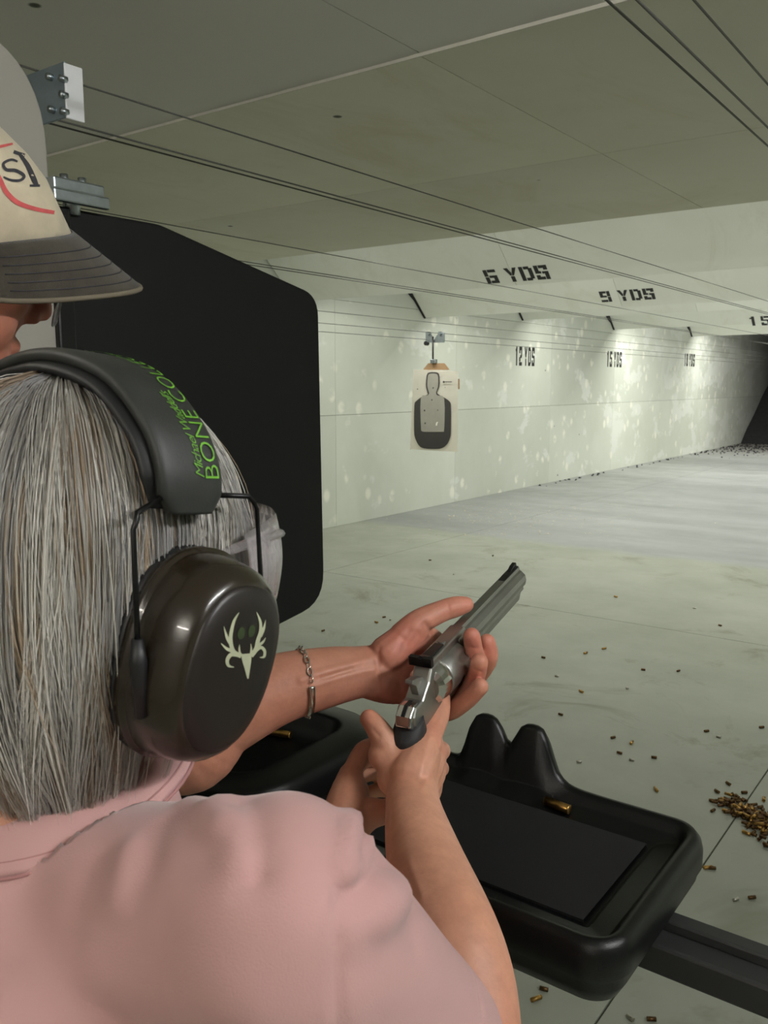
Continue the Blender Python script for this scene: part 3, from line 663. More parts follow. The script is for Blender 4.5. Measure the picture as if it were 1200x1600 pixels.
def joinm(ms):
    bm = bmesh.new()
    for m in ms: bm.from_mesh(m)
    me = bpy.data.meshes.new('m'); bm.to_mesh(me); bm.free(); smooth(me); return me
def co(me): a = np.empty(len(me.vertices)*3); me.vertices.foreach_get('co', a); return a.reshape(-1, 3)
def nor(me): a = np.empty(len(me.vertices)*3); me.vertices.foreach_get('normal', a); return a.reshape(-1, 3)
def setco(me, a): me.vertices.foreach_set('co', a.ravel()); me.update()
def segdist(X, pts):                      # distance of every point in X to a polyline
    d = np.full(len(X), 1e9)
    for a, b in zip(pts[:-1], pts[1:]):
        a = np.array(a); b = np.array(b); ab = b-a; t = np.clip(((X-a)@ab)/max(ab@ab, 1e-12), 0, 1); d = np.minimum(d, np.linalg.norm(X-(a+t[:, None]*ab), axis=1))
    return d
def bvh(me): return BVHTree.FromPolygons([v.co for v in me.vertices], [p.vertices for p in me.polygons])
def cast(tree, u, v):
    r = ray(u, v); h = tree.ray_cast(EYEP, r.normalized()); return (h[0], h[1])
def castline(tree, pp, k=5):
    q = spline(pp, k); out = []
    for u, v in q:
        h, n = cast(tree, u, v)
        if h is not None and (not out or (h-out[-1][0]).length < .06): out.append((h, n))
    return out
def ridge(me, pp, wdt, hgt, tree=None, k=5):   # raise (or sink) a soft fold along a line
    tree = tree or bvh(me); L = castline(tree, pp, k)
    if len(L) < 2: return
    X = co(me); N = nor(me); d = segdist(X, [tuple(p) for p, n in L]); setco(me, X+N*(hgt*np.exp(-(d/wdt)**2))[:, None])
def fold(me, pp, wdt, hgt, tree):              # a fold: a ridge with a trough on one side
    ridge(me, pp, wdt, hgt, tree); ridge(me, [(u+6, v+9) for u, v in pp], wdt*.8, -hgt*.7, tree)
def attr(me, name, rgb):
    a = me.color_attributes.new(name, 'FLOAT_COLOR', 'POINT'); a.data.foreach_set('color', np.c_[rgb, np.ones(len(rgb))].astype(np.float32).ravel())
def skin_mat(name):
    t = NT(name); at = t.n('ShaderNodeAttribute', attribute_name='tint'); nz = t.noise(60, 5, .7)
    k = t.ramp(nz, ((.3, (.86, .82, .80)), (.7, (1.08, 1.06, 1.04)))); c = t.mix(1.0, at.outputs['Color'], k, 'MULTIPLY')
    t.col(c); t.set(Roughness=.52, Subsurface_Weight=.12, Subsurface_Scale=.006); t.b.inputs['Subsurface Radius'].default_value = (1, .35, .2)
    t.bump(t.noise(420, 4), .25, .0006); return t.m
M['skin'] = skin_mat('skin')
def tint(me, base, patches=()):
    X = co(me); rgb = np.tile(np.array(base[:3]), (len(X), 1))
    for line, wdt, col, amt in patches:
        d = segdist(X, [tuple(p) for p in line]) if len(line) > 1 else np.linalg.norm(X-np.array(tuple(line[0])), axis=1)
        k = (amt*np.exp(-(d/wdt)**2))[:, None]; rgb = rgb*(1-k)+np.array(col[:3])*k
    attr(me, 'tint', rgb)
def cloth(name, base, var=.05, scale=9):
    t = NT(name); nz = t.noise(scale, 4); t.col(t.ramp(nz, ((.3, tuple(c*(1-var) for c in base[:3])+(1,)), (.7, tuple(min(1, c*(1+var)) for c in base[:3])+(1,)))))
    t.set(Roughness=.9, Sheen_Weight=.25); t.b.inputs['Specular IOR Level'].default_value = .2; t.bump(t.noise(900, 2), .35, .0006); return t.m
def cut(me, c, n, rad):                  # open a garment at a hem: drop what lies beyond a plane, near its centre
    bm = bmesh.new(); bm.from_mesh(me); c = Vector(c); n = Vector(n).normalized()
    g = [f for f in bm.faces if (f.calc_center_median()-c).length < rad]
    es = {e for f in g for e in f.edges}; vs = {v for f in g for v in f.verts}
    bmesh.ops.bisect_plane(bm, geom=list(g)+list(es)+list(vs), plane_co=c, plane_no=n, dist=1e-5)
    bm.faces.ensure_lookup_table()
    dl = [f for f in bm.faces if (f.calc_center_median()-c).length < rad*1.02 and (f.calc_center_median()-c).dot(n) > 0]
    bmesh.ops.delete(bm, geom=dl, context='FACES'); me2 = bpy.data.meshes.new('m'); bm.to_mesh(me2); bm.free(); smooth(me2); return me2
def thicken(me, t):
    bm = bmesh.new(); bm.from_mesh(me); bmesh.ops.solidify(bm, geom=bm.faces[:], thickness=t); m2 = bpy.data.meshes.new('m'); bm.to_mesh(m2); bm.free(); smooth(m2); return m2
def head_frame(o, heading, pitch=0, roll=0):
    h = math.radians(heading); f = Vector((-math.sin(h), math.cos(h), 0)); r = Vector((math.cos(h), math.sin(h), 0)); u = Vector((0, 0, 1))
    R1 = Matrix.Rotation(math.radians(pitch), 3, r); f = R1 @ f; u = R1 @ u
    R2 = Matrix.Rotation(math.radians(roll), 3, f); r = R2 @ r; u = R2 @ u
    return (lambda a, b, c: Vector(o)+r*a+f*b+u*c), r, f, u
def head_volume(bm, L, r, f, u, s=1.0, neck=True):
    S = lambda a, b, c, ra, rb, rc: sphere(bm, L(a*s, b*s, c*s), ra*s, rb*s, rc*s, (r, f, u))
    S(0, -.005, .042, .073, .094, .084); S(0, .040, -.008, .061, .056, .078)
    for k in (-1, 1):
        cone(bm, L(k*.058*s, .004*s, -.040*s), L(k*.020*s, .076*s, -.086*s), .020*s, .018*s)
        S(k*.034, .070, -.008, .024, .020, .02); S(k*.076, -.004, .0, .008, .018, .03)      # cheek, ear
        S(k*.030, .081, .034, .026, .012, .010); S(k*.031, .082, .018, .0125, .0125, .0125)         # brow, eyeball
    S(0, .078, -.082, .020, .018, .017); S(0, .088, -.052, .021, .011, .008); S(0, .087, -.060, .018, .011, .007)  # chin, lips
    chain(bm, [(L(0, .091*s, .026*s), .0075*s), (L(0, .106*s, -.014*s), .0105*s)]); S(-.011, .098, -.020, .008, .009, .008); S(.011, .098, -.020, .008, .009, .008)
    if neck: chain(bm, [(L(0, -.012*s, -.03*s), .056*s), (L(0, -.030*s, -.09*s), .055*s), (L(0, -.045*s, -.16*s), .066*s)])
def palm(bm, w, wr, mcps, rm, thick):
    k = len(mcps)
    for i, m in enumerate(mcps):
        off = (i/(k-1)-.5); q = w + (mcps[-1]-mcps[0])*(off*.45); schain(bm, [(q, wr), ((q+m)/2, (wr*.5+thick*.5)), (m, rm)], 3)
        if i: a = (m+mcps[i-1])/2; cone(bm, w, a, wr, rm*.92)
def finger(bm, pts, r0, r1): schain(bm, [(p, r0+(r1-r0)*i/(len(pts)-1)) for i, p in enumerate(pts)], 4, 12)

# ================================================================== woman in the pink shirt
WE = P(385, 1020, .46) - Vector((math.cos(math.radians(1.5)), math.sin(math.radians(1.5)), 0))*.145
WL, wr_, wf_, wu_ = head_frame(WE, 1.5, 0, 0)
woman = empty('person', (WE.x, WE.y, 0)); tag(woman, 'grey-haired person in a pink T-shirt and earmuffs aiming a revolver', 'person')
N0 = Vector((WE.x, WE.y-.035, 1.30))
SR = P(438, 1440, .43); EL = P(715, 1690, .60); WW = P(645, 1228, .835)
SL = Vector((-.65, .28, 1.272)); WLH = P(536, 1306, .855); EL2 = P(390, 1470, .70)
bm = bmesh.new(); head_volume(bm, WL, wr_, wf_, wu_)
chain(bm, [(N0+Vector((-.12, .0, -.04)), .05), (N0+Vector((.12, 0, -.04)), .05)]); loft(bm, [(N0+Vector((0, .01, -.02-z)), Vector((1, 0, 0)), Vector((0, 1, 0)), a, b) for z, a, b in ((0, .06, .06), (.05, .13, .07), (.2, .14, .09), (.4, .13, .09), (.5, .15, .10))])
head = fuse(bm, .0032, 5)
# right arm and hand on the grip
bm = bmesh.new()
schain(bm, [(SR, .050), ((SR+EL)/2, .046), (EL, .040), (P(728, 1590, .635), .040), (P(708, 1480, .665), .0395), (P(664, 1345, .745), .0335), (P(646, 1265, .805), .0265), (WW, .0245)], 8, 32)
imc, mmc, rmc, pmc = P(672, 1150, .862), P(680, 1176, .874), P(681, 1200, .882), P(674, 1224, .885)
palm(bm, WW, .0225, [imc, mmc, rmc, pmc], .0125, .0165)
cone(bm, P(630, 1175, .85), P(645, 1160, .855), .018, .014); cone(bm, P(604, 1166, .850), P(662, 1152, .862), .0145, .0135); cone(bm, P(600, 1180, .848), P(660, 1172, .862), .016, .015)
cone(bm, P(618, 1215, .842), P(622, 1180, .848), .019, .017)
finger(bm, [imc, P(686, 1120, .885), P(690, 1092, .905), P(690, 1070, .925)], .0118, .0085)
finger(bm, [mmc, P(690, 1172, .905), P(668, 1160, .93), P(640, 1162, .925)], .0105, .0075)
finger(bm, [rmc, P(688, 1200, .912), P(664, 1190, .935), P(636, 1190, .93)], .0100, .0072)
finger(bm, [pmc, P(680, 1224, .91), P(660, 1215, .93), P(636, 1212, .925)], .0090, .0066)
schain(bm, [(P(622, 1205, .845), .017), (P(606, 1170, .848), .0150), (P(592, 1142, .852), .0122), (P(577, 1123, .858), .0098)], 4)
ra = fuse(bm, .0016, 11)
ra_tree = bvh(ra)
for pp, wd, h in (([(672, 1152), (664, 1180), (655, 1215)], .0035, .0010), ([(680, 1176), (672, 1205), (660, 1235)], .0035, .0010), ([(684, 1160), (690, 1176)], .003, -.0012), ([(600, 1215), (606, 1250), (607, 1290)], .004, -.0008), ([(640, 1345), (660, 1400)], .004, .0008), ([(686, 1116), (680, 1128)], .0022, -.0009), ([(583, 1140), (592, 1150)], .002, -.0008)): ridge(ra, pp, wd, h, ra_tree)
# left hand cupped below
bm = bmesh.new()
schain(bm, [(SL, .050), ((SL+EL2)/2, .046), (EL2, .040), ((EL2*.55+WLH*.45), .036), (WLH, .0265)], 5, 18)
li, lm, lr, lp = P(548, 1212, .890), P(540, 1230, .905), P(540, 1250, .915), P(545, 1270, .92)
palm(bm, WLH, .024, [li, lm, lr, lp], .0135, .018)
finger(bm, [li, P(566, 1174, .905), P(588, 1166, .925), P(612, 1176, .935)], .0108, .0078)
finger(bm, [lm, P(562, 1192, .93), P(590, 1185, .95), P(618, 1195, .955)], .0105, .0078)
finger(bm, [lr, P(562, 1215, .94), P(590, 1208, .96), P(618, 1215, .96)], .0100, .0075)
finger(bm, [lp, P(566, 1245, .94), P(592, 1235, .955), P(616, 1240, .955)], .0090, .0070)
schain(bm, [(P(555, 1285, .868), .019), (P(574, 1272, .862), .0165), (P(600, 1268, .862), .0125), (P(622, 1258, .868), .010)], 4)
cone(bm, P(552, 1262, .872), P(556, 1235, .885), .017, .014)
la = fuse(bm, .0017, 10)
body = joinm([head, ra, la])
WSK = srgb(200, 146, 120); RED = srgb(188, 106, 88); PALE = srgb(212, 166, 140)
tint(body, WSK, [([imc, mmc, rmc, pmc], .016, RED, .45), ([P(574, 1120, .858)], .014, RED, .45), ([P(690, 1075, .92)], .02, RED, .4), ([li, P(566, 1174, .905), P(588, 1166, .925)], .014, RED, .35),
    ([P(555, 1285, .868), P(600, 1268, .862)], .02, RED, .45), ([WL(.05, .0, -.09), WL(.06, -.03, -.13), WL(0, -.06, -.13)], .04, RED, .45), ([P(652, 1300, .77), P(690, 1420, .7)], .03, PALE, .5), ([EL], .05, RED, .5), ([P(607, 1250, .83), P(604, 1300, .80)], .006, RED, .6)])
local(link('body', body, M['skin']), woman)
# pink T-shirt
bm = bmesh.new()
X_, Y_ = Vector((1, 0, 0)), Vector((0, 1, 0))
loft(bm, [(N0+Vector((0, dy, z)), X_, Y_, a, b) for z, dy, a, b in ((.035, .016, .064, .064), (.012, .012, .070, .068), (-.015, .006, .088, .074), (-.04, -.012, .125, .094), (-.075, -.026, .158, .108), (-.14, -.026, .166, .120), (-.25, -.015, .165, .122), (-.36, 0, .165, .115), (-.48, 0, .185, .125), (-.56, 0, .19, .128))])
schain(bm, [(N0+Vector((.03, .004, -.038)), .052), (N0+Vector((.09, .0, -.038)), .054), (SR+Vector((0, 0, .0)), .058)], 4, 20)
schain(bm, [(N0+Vector((-.03, .004, -.038)), .052), (N0+Vector((-.10, .0, -.038)), .054), (SL, .060)], 4, 20)
hem = SR+(EL-SR)*.74; hem2 = SL+(EL2-SL)*.70
schain(bm, [(SR, .058), (SR+(EL-SR)*.35, .055), (hem, .053), (EL, .053)], 5, 22)
schain(bm, [(SL, .068), (SL+(EL2-SL)*.35, .068), (hem2, .066), (EL2, .066)], 5, 22)
shirt = fuse(bm, .0042, 26)
tr = bvh(shirt)
for pp, wd, h in (([(352, 1268), (372, 1300), (380, 1350)], .009, .006), ([(372, 1272), (395, 1310), (402, 1370)], .010, -.006), ([(300, 1262), (330, 1275), (350, 1300)], .008, .004), ([(250, 1300), (235, 1360)], .009, -.003), ([(150, 1350), (125, 1420)], .010, -.003), ([(205, 1330), (185, 1400)], .008, .003),
        ([(545, 1290), (535, 1330), (530, 1360)], .006, .007), ([(560, 1305), (548, 1340), (536, 1375)], .006, -.006), ([(583, 1305), (560, 1335), (540, 1370)], .007, .007), ([(600, 1335), (575, 1372), (545, 1400)], .009, -.006), ([(640, 1372), (630, 1385), (600, 1420)], .010, .005), ([(560, 1440), (620, 1415)], .014, .004), ([(550, 1490), (640, 1450)], .016, -.004),
        ([(460, 1260), (470, 1330), (440, 1420)], .022, .004), ([(0, 1500), (120, 1470), (240, 1480)], .02, -.003), ([(30, 1560), (150, 1530)], .02, .004), ([(420, 1480), (480, 1560)], .02, -.003)): ridge(shirt, pp, wd, h*.95, tr)
seam_pp = [(527, 1283), (526, 1350), (524, 1420), (525, 1500), (526, 1590), (530, 1680)]
col_pp = [(-40, 1425), (0, 1405), (60, 1378), (130, 1343), (190, 1312), (250, 1280)]
ridge(shirt, seam_pp, .0028, -.0022); pass
ridge(shirt, [(700, 1455), (730, 1510), (745, 1570), (748, 1640)], .003, -.0018)
nz = np.array([noise.noise(Vector(p)*14) for p in co(shirt)]); setco(shirt, co(shirt)+nor(shirt)*(nz*.0018)[:, None])
shirt = cut(shirt, hem, EL-SR, .105); shirt = cut(shirt, hem2, EL2-SL, .105); shirt = cut(shirt, N0+Vector((0, .012, .008)), (0, -.22, 1), .083); shirt = cut(shirt, N0+Vector((0, 0, -.55)), (0, 0, -1), .25)
seam_tree = bvh(shirt); shirt = thicken(shirt, -.0022)
M['pink_seam'] = cloth('pink_thread', srgb(164, 118, 116)); M['pink'] = cloth('pink_cotton', srgb(190, 149, 146), .035, 7)
local(tag(link('t_shirt', shirt, M['pink']), 'plain pink cotton T-shirt'), woman)
def collar_pt(a, k):       # k 0 = edge at the neck, 1 = seam on the shirt
    R1 = .0605+.0265*k; R2 = .0600+.0255*k; yy = R2*math.sin(a); return N0+Vector((R1*math.cos(a), .013+yy*.98, .0225+.20*yy-.0155*k**1.3-.004*k*max(0, -math.sin(a))))
bm = bmesh.new(); rings = []
for i in range(64):
    a = 2*math.pi*i/64; ring = []
    for k, o in ((0, 0), (.03, .0022), (.30, .0030), (.62, .0030), (.92, .0026), (1.0, .0), (.9, -.002), (.5, -.002), (.1, -.0015)): p = collar_pt(a, k); nrm = Vector((math.cos(a)*.55, math.sin(a)*.55, .84)).normalized(); ring.append(bm.verts.new(p+nrm*o))
    rings.append(ring)
bridge(bm, rings+[rings[0]]); collar_me = tomesh(bm, sm=True)
shirt_o = [c for c in woman.children if c.name.startswith('t_shirt')][0]
for nm, pp, wd in (('armhole_seam', seam_pp, .0011), ('hem_stitching', [(702, 1462), (728, 1512), (742, 1560), (747, 1620)], .0007)):
    L_ = castline(seam_tree, pp, 8)
    if len(L_) > 2: o = link(nm, tubemesh([p+n*(.0002 if n.dot(VF) < 0 else -.0002) for p, n in L_], wd, 6), M['pink_seam']); o.parent = shirt_o
o = link('ribbed_collar', collar_me, M['pink']); o.parent = shirt_o
o = link('collar_seam', tubemesh([collar_pt(2*math.pi*i/64, 1.02)+Vector((0, 0, .0008)) for i in range(65)], .0012, 6, cap=False), M['pink_seam']); o.parent = shirt_o
o = link('collar_stitching', tubemesh([collar_pt(2*math.pi*i/64, .85)+Vector((0, 0, .0032)) for i in range(65)], .0006, 6, cap=False), M['pink_seam']); o.parent = shirt_o
# trousers and shoes (below the frame)
M['denim'] = cloth('denim', srgb(58, 66, 84), .12); M['shoe'] = pmat('shoe_leather', srgb(40, 36, 34), .5)
def legs(person, x, y, hw, top, spread, ang, m):
    c = Vector((x, y, 0)); r = Vector((math.cos(ang), math.sin(ang), 0)); f = Vector((-math.sin(ang), math.cos(ang), 0)); bm = bmesh.new()
    loft(bm, [(c+Vector((0, 0, z)), r, f, a, b) for z, a, b in ((top, hw*.94, .105), (top-.08, hw, .115), (top-.18, hw, .118))])
    for k in (-1, 1): schain(bm, [(c+r*(k*.085)+Vector((0, 0, top-.16)), .085), (c+r*(k*(spread*.75))+Vector((0, 0, .48)), .062), (c+r*(k*spread)+f*-.02+Vector((0, 0, .10)), .055)], 5, 18)
    local(link('trousers', fuse(bm, .008, 8), m), person)
    for k in (-1, 1):
        bm = bmesh.new(); b = c+r*(k*spread); loft(bm, [(b+f*t+Vector((0, 0, h/2)), r, Vector((0, 0, 1)), a, h/2) for t, a, h in ((-.10, .015, .03), (-.09, .032, .09), (-.03, .036, .095), (.04, .042, .07), (.11, .046, .055), (.155, .034, .04), (.165, .012, .02))])
        local(link('shoe', tomesh(bm, sm=True), M['shoe']), person)
legs(woman, WE.x, WE.y-.03, .170, .82, .105, math.radians(5), M['denim'])

# ------------------------------------------------------------------ hair
def hair():
    rng = np.random.default_rng(11); V = []; Fq = []; colr = []
    a_, b_, c_ = .084, .107, .1015; cz = .042
    tones = np.array([srgb(206, 202, 192)[:3], srgb(182, 178, 170)[:3], srgb(150, 148, 146)[:3], srgb(172, 152, 128)[:3], srgb(104, 104, 108)[:3], srgb(224, 222, 214)[:3]])
    LL = lambda p: WE + wr_*p[0] + wf_*p[1] + wu_*p[2]
    nl = 520; npl = 26; n = 15; base = 0
    for li in range(nl):
        ph = rng.uniform(-math.pi, math.pi); th0 = math.acos(1-rng.uniform(0, .92)*1.0) if rng.random() < .62 else rng.uniform(.0, .55); layer = rng.uniform(0, 1); tone = rng.choice(6, p=[.28, .24, .16, .15, .05, .12])
        sway = rng.normal(0, .12); swirl = rng.normal(0, .075); aph = abs(ph); lt = rng.uniform(.62, 1.2)
        if aph > 1.0: sway += math.copysign(.34*max(0, 1-(aph-1.0)/1.5), ph)
        if aph < .55: uend = .045+rng.normal(0, .006)
        elif aph < 1.25: uend = .05-.085*(aph-.55)/.7+rng.normal(0, .008)
        elif aph < 1.9: uend = -.045-.042*(aph-1.25)/.65+rng.normal(0, .010)
        else: uend = -.090+rng.normal(0, .011)
        for s in range(npl):
            p0 = ph+rng.normal(0, .075); t0 = min(1.5, max(.0, th0+rng.normal(0, .05))); off = .001+.0075*layer+abs(rng.normal(0, .0012)); fly = rng.random() < .012
            cl = np.clip(tones[tone]*lt*rng.uniform(.86, 1.12), 0, 1); ue = uend+rng.normal(0, .006); rad = rng.uniform(.00018, .00036); conv = rng.uniform(.45, .9)
            pts = []
            tot = 1.0
            h_top = cz+c_*math.cos(t0); arc = max(.01, (math.pi/2-t0))*.095; drop = max(.004, cz-ue) if ue < cz else 0
            tend = math.pi/2 if ue < cz else math.acos(min(1, max(-1, (ue-cz)/c_)))
            arc = max(.01, (tend-t0))*.095; Ltot = arc+drop
            for k in range(n):
                q = k/(n-1)*Ltot; fr = k/(n-1); pq = p0+(ph-p0)*conv*fr+sway*fr*fr+swirl*math.sin(fr*3.1)
                o = off*min(1, .55+fr*3)+(.010*fr*fr if fly else 0)+.0012*math.sin(fr*9+li)*fr
                if q <= arc:
                    t = t0+(tend-t0)*(q/arc); x = (a_+o)*math.sin(t)*math.sin(pq); y = (b_+o)*math.sin(t)*math.cos(pq); z = cz+(c_+o)*math.cos(t)
                else:
                    d = q-arc; g = d/.155; sc = 1+.05*math.sin(min(1, g*1.2)*math.pi)-.24*g*g
                    x = (a_+o)*sc*math.sin(pq); y = (b_+o)*sc*math.cos(pq)*(1-.10*g*g); z = cz-d
                pts.append(LL((x, y, z)))
            for k in range(n):
                tg = (pts[min(k+1, n-1)]-pts[max(k-1, 0)]).normalized(); e1, e2 = frame_of(tg, Vector((.31, .2, .5))); rr = rad*(1 if k < n-3 else (n-k)/4)
                for j in range(3): V.append(pts[k]+e1*(rr*math.cos(j*2.094))+e2*(rr*math.sin(j*2.094)))
                colr += [cl*(.9+.1*k/n)]*3
            for k in range(n-1):
                b = base+k*3
                for j in range(3): Fq.append((b+j, b+(j+1) % 3, b+3+(j+1) % 3, b+3+j))
            base += n*3
    me = bpy.data.meshes.new('hair'); me.from_pydata([tuple(v) for v in V], [], Fq); smooth(me); attr(me, 'tint', np.array(colr)); return me
t = NT('hair_strand'); at = t.n('ShaderNodeAttribute', attribute_name='tint'); t.col(at.outputs['Color']); t.set(Roughness=.38); M['hair'] = t.m
M['scalp'] = pmat('hair_underlayer', srgb(140, 134, 126), .7, var=.35, scale=120)
bm = bmesh.new(); rings = []
for k in range(15):      # solid under-layer of the bob
    if k < 8: t_ = math.radians(6+84*k/7); sc = math.sin(t_); z = .042+.0915*math.cos(t_); tap = 1
    else: g = (k-7)/7; z = .042-.126*g; sc = 1+.04*math.sin(g*math.pi)-.26*g*g; tap = 1-.1*g*g
    ring = []
    for j in range(48):
        p = 2*math.pi*j/48; pf = abs(((p+math.pi) % (2*math.pi))-math.pi)
        zz = z
        lim = .05 if pf < .55 else (.05-.085*(pf-.55)/.7 if pf < 1.25 else (-.04-.05*min(1, (pf-1.25)/.65)))
        zz = max(z, lim); s2 = sc
        ring.append(bm.verts.new(WE+wr_*(.0825*s2*math.sin(p))+wf_*(.1065*s2*tap*math.cos(p))+wu_*zz))
    rings.append(ring)
bridge(bm, rings, True, False)
hs = local(link('hair', hair(), M['hair']), woman); tag(hs, 'straight silver-grey bob haircut', kind='stuff')
local(link('hair_underlayer', tomesh(bm, sm=True), M['scalp']), woman)

# ------------------------------------------------------------------ earmuffs
M['muff'] = pmat('brown_plastic', srgb(36, 29, 20), .26, var=.08, bump=.03, bscale=900, coat=.3); M['muff_face'] = pmat('brown_face_plate', srgb(27, 21, 18), .42, var=.06)
M['pad'] = pmat('black_vinyl', srgb(18, 19, 21), .5, var=.1, bump=.1, bscale=400); M['band'] = pmat('band_vinyl', srgb(38, 40, 37), .55, var=.06, bump=.12, bscale=700); M['green'] = pmat('green_print', srgb(104, 168, 42), .6, var=.2, scale=90); M['cream'] = pmat('logo_print', srgb(176, 180, 150), .6, var=.12, scale=60)
M['wire_black'] = pmat('black_wire', srgb(20, 20, 20), .3, .5)
muff = empty('earmuffs', WL(0, 0, .17)); tag(muff, 'brown earmuffs with a black lettered headband worn over grey hair', 'earmuffs')
tilt = math.radians(-14); fb = (wf_*math.cos(tilt)+wu_*math.sin(tilt)).normalized()      # headband leans a little
BP = spline([(-.100, .071), (-.1005, .095), (-.088, .120), (-.055, .146), (0, .1565), (.055, .146), (.088, .120), (.1005, .095), (.100, .071)], 8)
BA = np.r_[0, np.cumsum(np.linalg.norm(np.diff(BP, axis=0), axis=1))]
def band_pt(s, w, out=0):    # s metres along the band, w metres across it (towards the face), out above the surface
    a = float(np.interp(s, BA, BP[:, 0])); b = float(np.interp(s, BA, BP[:, 1])); e = .004
    a2 = float(np.interp(s+e, BA, BP[:, 0]))-float(np.interp(s-e, BA, BP[:, 0])); b2 = float(np.interp(s+e, BA, BP[:, 1]))-float(np.interp(s-e, BA, BP[:, 1])); L = math.hypot(a2, b2) or 1
    na, nb = -b2/L, a2/L
    return WL(a+na*out, .004+w, b+nb*out-.10*w)
nw = 12; bm = bmesh.new(); rings = []
for i in range(len(BP)):
    s = BA[i]; e = min(s, BA[-1]-s); hw = .0225*min(1, (.45+e/.02)**.5) if e < .011 else .0225; ring = []
    for k in range(24):
        a = 2*math.pi*k/24; cx, sx = math.cos(a), math.sin(a); ring.append(bm.verts.new(band_pt(s, hw*math.copysign(abs(cx)**.55, cx), .0055*math.copysign(abs(sx)**.7, sx))))
    rings.append(ring)
bridge(bm, rings, True, True); band = local(link('headband', tomesh(bm, sm=True), M['band']), muff)
bm = bmesh.new(); rings = []
for i in range(1, len(BP)-1):
    ring = []; tp = min(1, .35+min(BA[i], BA[-1]-BA[i])/.03)
    for k in range(16):
        a = 2*math.pi*k/16; ring.append(bm.verts.new(band_pt(BA[i], -.005+.0225*math.cos(a)*(.6+.4*tp), -.005-.003*tp+.0065*tp*math.sin(a))))
    rings.append(ring)
bridge(bm, rings, True, True); o = link('band_padding', tomesh(bm, sm=True), M['pad']); o.parent = band
def text_mesh(body, size, shear=0, off=0, spacing=1.0):
    cu = bpy.data.curves.new('t', 'FONT'); cu.body = body; cu.size = size; cu.shear = shear; cu.offset = off; cu.space_character = spacing; cu.resolution_u = 3
    o = bpy.data.objects.new('t', cu); C.objects.link(o); dg = bpy.context.evaluated_depsgraph_get(); me = bpy.data.meshes.new_from_object(o.evaluated_get(dg)); bpy.data.objects.remove(o); return me
def on_band(me, s0, w0, name, label):   # text runs up the band from its right-hand end
    bm = bmesh.new(); bm.from_mesh(me); bmesh.ops.triangulate(bm, faces=bm.faces[:]); bmesh.ops.subdivide_edges(bm, edges=[e for e in bm.edges if e.calc_length() > .004], cuts=2)
    for v in bm.verts: v.co = band_pt(s0-v.co.x, w0-v.co.y, .0062)
    bm.normal_update(); m2 = bpy.data.meshes.new('m'); bm.to_mesh(m2); bm.free(); o = link(name, m2, M['green']); o.parent = band; tag(o, label); return o
T = BA[-1]
on_band(text_mesh('BONE COLLECTOR', .0150, 0, -.0002, 1.02), T-.018, .0165, 'lettering', 'green printed BONE COLLECTOR')
on_band(text_mesh("Michael Waddell's", .0085, .35, -.0001, .85), T-.019, .0052, 'script_lettering', 'small green script print')
def cup(side):
    o = empty('ear_cup', WL(side*.1, 0, 0)); local(o, muff); o['label'] = 'brown ear cup'
    ta = math.radians(-16); ua = wu_*math.cos(ta)-wf_*math.sin(ta); ua = (wu_*math.cos(math.radians(17))+wf_*math.sin(math.radians(17))).normalized(); ax = (wr_*side+wu_*-.10+wf_*.03).normalized(); ua = (ua-ax*ua.dot(ax)).normalized(); va = ax.cross(ua)*(-side)
    c0 = WL(side*.086, .002, -.008)
    def ringed(prof, nseg=44, hx=.0435, hz=.0585):
        bm = bmesh.new(); rings = []
        for d, k in prof:
            ring = []
            for j in range(nseg):
                a = 2*math.pi*j/nseg; cx, sx = math.cos(a), math.sin(a); e = .86
                ring.append(bm.verts.new(c0+ax*(d*(.80 if d > 0 else 1))+va*(hx*k*math.copysign(abs(cx)**e, cx)*(1+.05*sx))+ua*(hz*k*math.copysign(abs(sx)**e, sx))))
            rings.append(ring)
        bridge(bm, rings, True, True); return tomesh(bm, sm=True)
    def add(n, me, m): q = link(n, me, m); q.parent = o; q.matrix_parent_inverse = Matrix.Translation(o.location).inverted(); return q
    sh = ringed([(.006, .95), (.006, 1.03), (.013, 1.04), (.014, 1.0), (.016, 1.0), (.034, .975), (.046, .93), (.053, .86), (.0565, .80), (.0565, .78), (.059, .70), (.0605, .4), (.061, .1)]); add('shell', sh, M['muff'])
    add('face_plate', ringed([(.052, .80), (.0572, .795), (.0592, .74), (.0612, .60), (.0622, .35), (.0625, .05)]), M['muff_face'])
    add('cushion', ringed([(-.014, .70), (-.014, .92), (-.011, 1.0), (.002, 1.03), (.007, 1.0), (.007, .8)]), M['pad'])
    return o, c0, ax, ua, va, add
cupR = cup(1); cup(-1)
